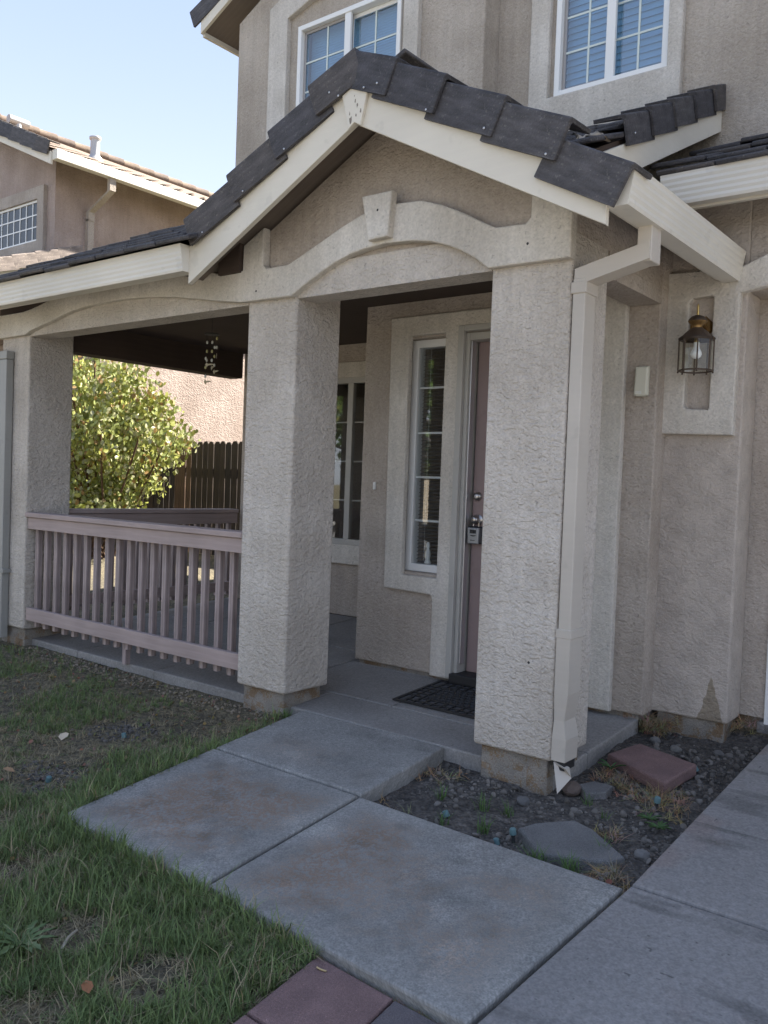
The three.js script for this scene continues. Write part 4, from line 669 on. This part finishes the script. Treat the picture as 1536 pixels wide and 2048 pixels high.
// ---------------------------------------------------------------- grass
{
  const blade = (h, w, bend, a, ox, oz) => { const g = new THREE.BufferGeometry(), c = Math.cos(a), s = Math.sin(a), P = [[-w, 0, 0], [w, 0, 0], [-w * 0.8, h * 0.5, bend * 0.3], [w * 0.8, h * 0.5, bend * 0.3], [0, h * (1 - bend * 2.5), bend]]; g.setAttribute('position', new THREE.Float32BufferAttribute(P.flatMap(p => [p[0] * c + p[2] * s + ox, p[1], -p[0] * s + p[2] * c + oz]), 3)); g.setIndex([0, 1, 2, 1, 3, 2, 2, 3, 4]); g.computeVertexNormals(); return g; };
  const q = RNG(12), rr = (a, b) => a + (b - a) * q();
  const mkTuft = (n, h0, h1, spread, flat) => mergeGeometries(Array.from({ length: n }, () => blade(rr(h0, h1), rr(0.0011, 0.0021), rr(0.01, 0.05) * flat, rr(0, 6.28), rr(-spread, spread), rr(-spread, spread))));
  const kinds = [mkTuft(9, 0.025, 0.055, 0.013, 1), mkTuft(8, 0.03, 0.065, 0.015, 1.2), mkTuft(10, 0.012, 0.03, 0.02, 1.3), mkTuft(7, 0.02, 0.035, 0.02, 2), mkTuft(5, 0.06, 0.11, 0.018, 1.9)];
  const lists = [[], [], [], [], []];
  const nearWalk = walkDist;
  const N = 70000;
  for (let i = 0; i < N; i++) {
    const x = rr(-3.9, 1.78), z = Math.sqrt(rr(0, 1)) * 2.75 + (-0.06);
    if (inPoly(x, z, walkPoly) || (z < -0.02 && x < 0.05) || (x > 1.05 && z < 1.0) || (x > 1.70 && z > 1.5)) continue;
    const nw = nearWalk(x, z), n = fbm(x * 1.7 + 40, z * 1.7 + 17, 4), n2 = fbm(x * 6 + 3, z * 6 + 8, 3);
    const front = sstep(1.45, 1.75, z);
    let lush = sstep(0.30, 0.56, n + 0.22 * (n2 - 0.5) + 0.16 * front + 0.16 * sstep(0.22, 0.02, nw) - 0.18 * sstep(0.30, 0.03, z));
    for (const [bx, bz, br] of [[-0.56, 0.66, 0.17], [-0.31, 1.26, 0.19], [0.98, 1.93, 0.12], [1.38, 1.93, 0.12], [0.45, 1.85, 0.10], [1.25, 2.25, 0.12], [-0.05, 1.72, 0.13]]) lush *= sstep(br * 0.6, br * 1.3, Math.hypot(x - bx, z - bz) + 0.05 * (n2 - 0.5));
    if (q() > 0.16 + 0.84 * lush) continue;
    const dry = q() > 0.20 + 0.55 * lush, k = dry ? (q() < 0.55 ? 3 : q() < 0.75 ? 2 : 4) : (lush > 0.55 ? (q() < 0.40 ? 0 : q() < 0.62 ? 1 : 4) : 2);
    const sc = rr(0.62, 1.0) * (1 + 0.6 * sstep(0.09, 0.0, nw) + 0.15 * front), t = q();
    const col = dry ? L(lerp(0.17, 0.36, t), lerp(0.145, 0.29, t), lerp(0.09, 0.17, t)) : L(lerp(0.085, 0.19, t), lerp(0.13, 0.25, t), lerp(0.042, 0.08, t));
    lists[k].push([x, gy(x, z) - 0.004, z, rr(-0.25, 0.25), rr(0, 6.28), rr(-0.25, 0.25), sc, col]);
  }
  const m = mat({ color: 0xffffff, roughness: 0.75, side: THREE.DoubleSide });
  const g = new THREE.Group();
  lists.forEach((l, k) => { const im = new THREE.InstancedMesh(kinds[k], m, l.length); im.name = numbered('lawn_grass'); im.castShadow = im.receiveShadow = true; l.forEach((a, i) => { QT.setFromEuler(EU.set(a[3], a[4], a[5])); M4.compose(V3.set(a[0], a[1], a[2]), QT, S3.setScalar(a[6])); im.setMatrixAt(i, M4); im.setColorAt(i, a[7]); }); tag(im, ['dense green blades of the lawn', 'taller green blades of the lawn', 'short thin grass of the lawn', 'dry straw-coloured grass of the lawn', 'long bent blades standing out of the lawn'][k], 'grass', null, 'stuff'); scene.add(im); });
  // litter and straw: lawn edge, bed, joint by the driveway
  const st = [], bed = [];
  for (let i = 0; i < 2600; i++) { const x = rr(-3.6, 1.7), z = rr(-0.06, 2.6); if (inPoly(x, z, walkPoly) || (x > 1.05 && z < 1) || (x > 1.7 && z > 1.5)) continue; const p = z < 0.35 ? 1 : 0.5; if (q() > p) continue; st.push([x, gy(x, z) + 0.008, z, rr(-0.4, 0.4) - 1.4, rr(0, 6.28), rr(-0.4, 0.4), rr(0.012, 0.03), L(rr(0.14, 0.3), rr(0.10, 0.2), rr(0.06, 0.11))]); }
  const straw = leaves(scene, numbered('leaf_litter'), st, mat({ color: 0xffffff, side: THREE.DoubleSide })); tag(straw, 'scattered dry leaf litter along the lawn', 'litter', null, 'stuff');
  const dryTuft = [], spots = [[2.00, -0.30, 0.10, 60], [2.10, -0.36, 0.08, 50], [1.84, -0.36, 0.10, 50], [2.14, -0.16, 0.09, 26], [2.20, 0.55, 0.07, 36], [2.14, 0.46, 0.05, 20], [2.02, 0.16, 0.05, 22], [1.12, 0.10, 0.12, 30], [1.20, 0.55, 0.10, 16], [1.68, -1.12, 0.10, 60], [1.74, -1.14, 0.08, 50], [2.12, -1.35, 0.06, 24]];
  for (const [sx, sz, r, n] of spots) for (let i = 0; i < n; i++) { const x = sx + rr(-r, r), z = sz + rr(-r, r) * 0.8; dryTuft.push([x, gy(x, z) + (sz < -1 ? rr(0, 0.08) : 0), z, rr(-0.6, 0.6), rr(0, 6.28), rr(-0.6, 0.6), rr(0.6, 1.2), L(rr(0.2, 0.36), rr(0.15, 0.26), rr(0.08, 0.15))]); }
  for (let i = 0; i < 260; i++) { const t = i / 260, x = lerp(2.300, 2.262, t) + rr(-0.008, 0.008), z = lerp(0.66, 1.5, t * t); dryTuft.push([x, plane(z) - 0.03, z, rr(-0.5, 0.5), rr(0, 6.28), rr(-0.5, 0.5), rr(0.25, 0.6) * (1 - 0.6 * t), L(rr(0.2, 0.36), rr(0.15, 0.26), rr(0.08, 0.15))]); }
  for (let i = 0; i < 200; i++) { const x = rr(1.72, 2.25); dryTuft.push([x, plane(1.57) - 0.045, lerp(1.556, 1.578, (x - 1.7) / 0.5) + rr(-0.006, 0.006), rr(-0.5, 0.5), rr(0, 6.28), rr(-0.5, 0.5), rr(0.25, 0.55), L(rr(0.12, 0.3), rr(0.10, 0.22), rr(0.06, 0.12))]); }
  const im = new THREE.InstancedMesh(kinds[3], m, dryTuft.length); im.name = numbered('dry_grass'); dryTuft.forEach((a, i) => { QT.setFromEuler(EU.set(a[3], a[4], a[5])); M4.compose(V3.set(a[0], a[1], a[2]), QT, S3.setScalar(a[6])); im.setMatrixAt(i, M4); im.setColorAt(i, a[7]); }); tag(im, 'dry grass in the soil bed and the concrete joints', 'grass', null, 'stuff'); scene.add(im);
  // single green clumps in the bed
  const clump = (x, z, s, n, label) => { const t = mkTuft(n, 0.03, 0.085, 0.022, 1.3); const o = part('grass_clump', t, mat({ color: L(0.075, 0.14, 0.03), side: THREE.DoubleSide, roughness: 0.7 })); o.position.set(x, gy(x, z) - 0.003, z); o.scale.setScalar(s); tag(o, label, 'grass', 'green clumps in the soil bed'); };
  [[1.30, 0.30, 1.0, 26, 'green grass clump in bed left of the pillar foot, near the walk'], [1.50, 0.28, 1.1, 30, 'green grass clump between the pillar and the slate stepping stone'], [1.60, 0.24, 1.0, 26, 'small green grass clump right of the larger one below the pillar'], [1.93, 0.60, 1.3, 60, 'thick green grass at the front edge of the slate stone'], [2.06, 0.58, 1.2, 50, 'green grass at the right front of the slate stone'], [2.10, 0.35, 1.3, 20, 'thin tall grass at the right corner of the slate stone'], [1.62, 0.47, 1.1, 30, 'green grass on the walk side behind a sprinkler cap'], [1.45, 0.52, 1.0, 24, 'small grass clump at the walk edge in the bed'], [1.83, -0.06, 0.9, 14, 'thin green sprout right of the downspout foot'], [1.95, 0.02, 0.8, 14, 'lone green sprout in the middle of the soil bed'], [0.06, 0.04, 0.9, 60, 'grass tuft at the foot of the left entry pillar beside the walk']].forEach(a => clump(...a));
  // leafy weeds
  const weed = (x, z, n, len, label, col, up) => { const t = thing('weed', label, 'weed'), m2 = mat({ color: col, side: THREE.DoubleSide, roughness: 0.6 }); for (let i = 0; i < n; i++) { const a = i * 2.4 + rr(-.2, .2), l = len * rr(0.7, 1.1), pts = [], idx = []; const K = 9; for (let k = 0; k <= K; k++) { const s = k / K, w = l * 0.105 * Math.sin(Math.PI * Math.min(1, s * 0.9 + 0.1)) * (0.55 + 0.55 * s) * (k % 2 ? 1.25 : 0.7); const r = l * s * Math.cos(up * (1 - 0.7 * s)), y = l * (Math.sin(up) * s - 0.35 * s * s) + 0.01; pts.push(r * Math.cos(a) - w * Math.sin(a), y + 0.005, r * Math.sin(a) + w * Math.cos(a), r * Math.cos(a), y, r * Math.sin(a), r * Math.cos(a) + w * Math.sin(a), y + 0.005, r * Math.sin(a) - w * Math.cos(a)); if (k < K) { const b = k * 3; idx.push(b, b + 1, b + 3, b + 1, b + 4, b + 3, b + 1, b + 2, b + 4, b + 2, b + 5, b + 4); } } const g = new THREE.BufferGeometry(); g.setAttribute('position', new THREE.Float32BufferAttribute(pts, 3)); g.setIndex(idx); g.computeVertexNormals(); part('leaf', g, m2, t); } t.position.set(x, gy(x, z) + 0.005, z); };
  weed(0.92, 2.08, 11, 0.15, 'jagged-leaved weed rosette in the lawn at lower left', L(0.085, 0.13, 0.04), 0.7);
  weed(1.78, -0.42, 7, 0.07, 'broad-leaved green weed between the pillar slab and red stone', L(0.05, 0.12, 0.035), 0.9);
  weed(2.18, 0.02, 12, 0.055, 'low green weed beside the driveway edge', L(0.06, 0.12, 0.03), 0.7);
  weed(2.12, -0.03, 10, 0.05, 'low green weed left of the one at the driveway edge', L(0.06, 0.12, 0.03), 0.7);
}
// ---------------------------------------------------------------- pebbles, rocks, sprinkler caps, litter
{
  const q = RNG(55), rr = (a, b) => a + (b - a) * q();
  const rock = (s, d) => { const g = new THREE.IcosahedronGeometry(1, d), p = g.attributes.position; for (let i = 0; i < p.count; i++) { const x = p.getX(i), y = p.getY(i), z = p.getZ(i), k = 0.75 + 0.5 * fbm(x * 1.4 + s, y * 1.4 + z * 1.1 + s, 2); p.setXYZ(i, x * k, y * k * 0.7, z * k); } g.computeVertexNormals(); return g; };
  const l = []; for (let i = 0; i < 5200; i++) { const x = rr(1.08, 2.29), z = rr(-1.2, 0.64); if (x < 1.72 && z < -0.02 && z > -0.46 && x > 1.23) continue; if (x < 1.75 && z < -0.05) continue; const n = fbm(x * 4 + 7, z * 4 + 2, 3); if (q() > sstep(0.32, 0.6, n) + 0.12 + 0.5 * sstep(0.25, -0.05, Math.abs(z + 0.0))) continue; const s = 0.003 + 0.013 * Math.pow(q(), 4), v = rr(0.08, 0.2); l.push([x, gy(x, z) + s * 0.25, z, s, L(v, v * 0.9, v * 0.8)]); }
  for (let i = 0; i < 500; i++) { const c = q() < 0.5 ? [-0.56, 0.66] : [-0.31, 1.26], a = rr(0, 6.28), d = rr(0, 0.17), x = c[0] + d * Math.cos(a) * 1.3, z = c[1] + d * Math.sin(a), s = rr(0.003, 0.011), v = rr(0.05, 0.14); l.push([x, gy(x, z) + s * 0.3, z, s, L(v, v * 0.9, v * 0.8)]); }
  for (let i = 0; i < 700; i++) { const x = rr(-2.7, 0.0), z = rr(-0.07, 0.10), s = rr(0.003, 0.010), v = rr(0.10, 0.3); l.push([x, gy(x, z) + s * 0.3, z, s, L(v, v * 0.82, v * 0.6)]); }
  const im = new THREE.InstancedMesh(rock(3, 1), mat({ color: 0xffffff }), l.length); im.name = 'gravel'; l.forEach((a, i) => { QT.setFromEuler(EU.set(rr(0, 6), rr(0, 6), rr(0, 6))); M4.compose(V3.set(a[0], a[1], a[2]), QT, S3.set(a[3] * rr(.7, 1.3), a[3] * rr(.7, 1.2), a[3])); im.setMatrixAt(i, M4); im.setColorAt(i, a[4]); }); tag(im, 'loose gravel and clods on bare soil', 'gravel', null, 'stuff'); scene.add(im);
  const rk = [rock(1, 2), rock(2, 2), rock(8, 2)];
  [[1.715, -0.135, 0.046, 'rounded brown stone at the foot of the downspout', [0.17, 0.13, 0.11]], [1.60, 0.10, 0.03, 'grey stone in the soil below the entry pillar', [0.16, 0.155, 0.15]], [1.90, -0.95, 0.03, 'pale stone near the garage wall', [0.22, 0.21, 0.19]], [1.78, -0.98, 0.028, 'grey stone against the garage footing', [0.2, 0.19, 0.18]], [2.22, 0.30, 0.03, 'flat pale stone by the driveway edge', [0.24, 0.23, 0.22]], [2.10, -1.0, 0.024, 'small stone in dark soil by the garage', [0.17, 0.16, 0.15]]].forEach(([x, z, s, lb, c], i) => { const o = part('stone', rk[i % 3], mat({ color: L(...c), bumpMap: rep(tConcB, 2), bumpScale: 0.003 })); o.position.set(x, gy(x, z) + s * 0.35, z); o.scale.setScalar(s); o.rotation.y = i * 1.3; tag(o, lb, 'stone', 'loose stones in the soil bed'); });
  const mTeal = mat({ color: L(0.10, 0.18, 0.19), roughness: 0.6 }), mNeck = mat({ color: L(0.03, 0.03, 0.03) });
  [[1.748, 0.455, 0.05, 'upright teal drip cap between the walk and the slate stone'], [2.095, -0.185, 0.045, 'teal drip cap in the bed near the driveway edge'], [1.425, 0.455, 0.018, 'teal drip cap lying near the walk left of the bed'], [2.085, -0.70, 0.03, 'teal drip cap at the right end of the red stone'], [-0.48, 0.715, 0.012, 'teal cap in the bare patch near the porch'], [-0.263, 1.28, 0.012, 'teal cap in the bare patch nearer the walk corner'], [1.70, 0.50, 0.012, 'low teal cap hidden in grass by the walk edge']].forEach(([x, z, h, lb], i) => { const t = thing('drip_cap', lb, 'irrigation cap', 'irrigation drip caps'); const y = gy(x, z); part('cap', new THREE.LatheGeometry([[0, 0.018], [0.012, 0.018], [0.016, 0.013], [0.017, -0.014], [0.014, -0.016]].map(p => new THREE.Vector2(...p)), 14), mTeal, t); part('riser', new THREE.CylinderGeometry(0.009, 0.009, 0.06, 10).translate(0, -0.04, 0), mNeck, t); t.position.set(x, y + h, z); t.scale.setScalar(0.82); t.rotation.z = [0.1, -0.15, 0.5, 0.6, 0.2, -0.3, 0.2][i]; });
  const lg = leafG; [[-0.617, 1.0, 0.075, 'pale fallen leaf on the lawn beside the bare patches', [0.55, 0.45, 0.33], 0.5], [-0.42, 1.36, 0.06, 'tan fallen leaf near the lower bare patch', [0.36, 0.22, 0.12], 2.1], [1.33, 2.10, 0.05, 'rust-brown fallen leaf in grass near the pavers', [0.30, 0.13, 0.06], 1.0], [2.22, 0.60, 0.035, 'red-brown leaf at the inner corner of the bed', [0.16, 0.06, 0.04], 0.2], [-2.0, 0.14, 0.05, 'brown leaf below the front railing', [0.24, 0.13, 0.06], 3]].forEach(([x, z, s, lb, c, a]) => { const o = part('fallen_leaf', lg, mat({ color: L(...c), side: THREE.DoubleSide })); o.position.set(x, gy(x, z) + 0.035, z); o.scale.setScalar(s); o.rotation.set(-1.2, a, 0.2, 'YXZ'); tag(o, lb, 'leaf'); });
  tag(part('dry_stick', tube([[1.75, plane(1.61) - 0.018, 1.61], [1.765, plane(1.6) - 0.018, 1.612], [1.785, plane(1.6) - 0.018, 1.608]], 0.0028, 6, 5), mat({ color: L(0.5, 0.38, 0.2) })), 'short straw-coloured stick on the red paver corner', 'stick');
  tag(part('dry_stick', tube([[1.00, gy(1, 1.97) + 0.03, 1.93], [1.03, gy(1, 1.97) + 0.035, 1.98], [1.06, gy(1, 1.97) + 0.025, 2.02]], 0.005, 8, 5), mat({ color: L(0.3, 0.26, 0.2) })), 'grey twig lying in the lawn by the leafy weed', 'stick');
}
renderer.render(scene, camera);
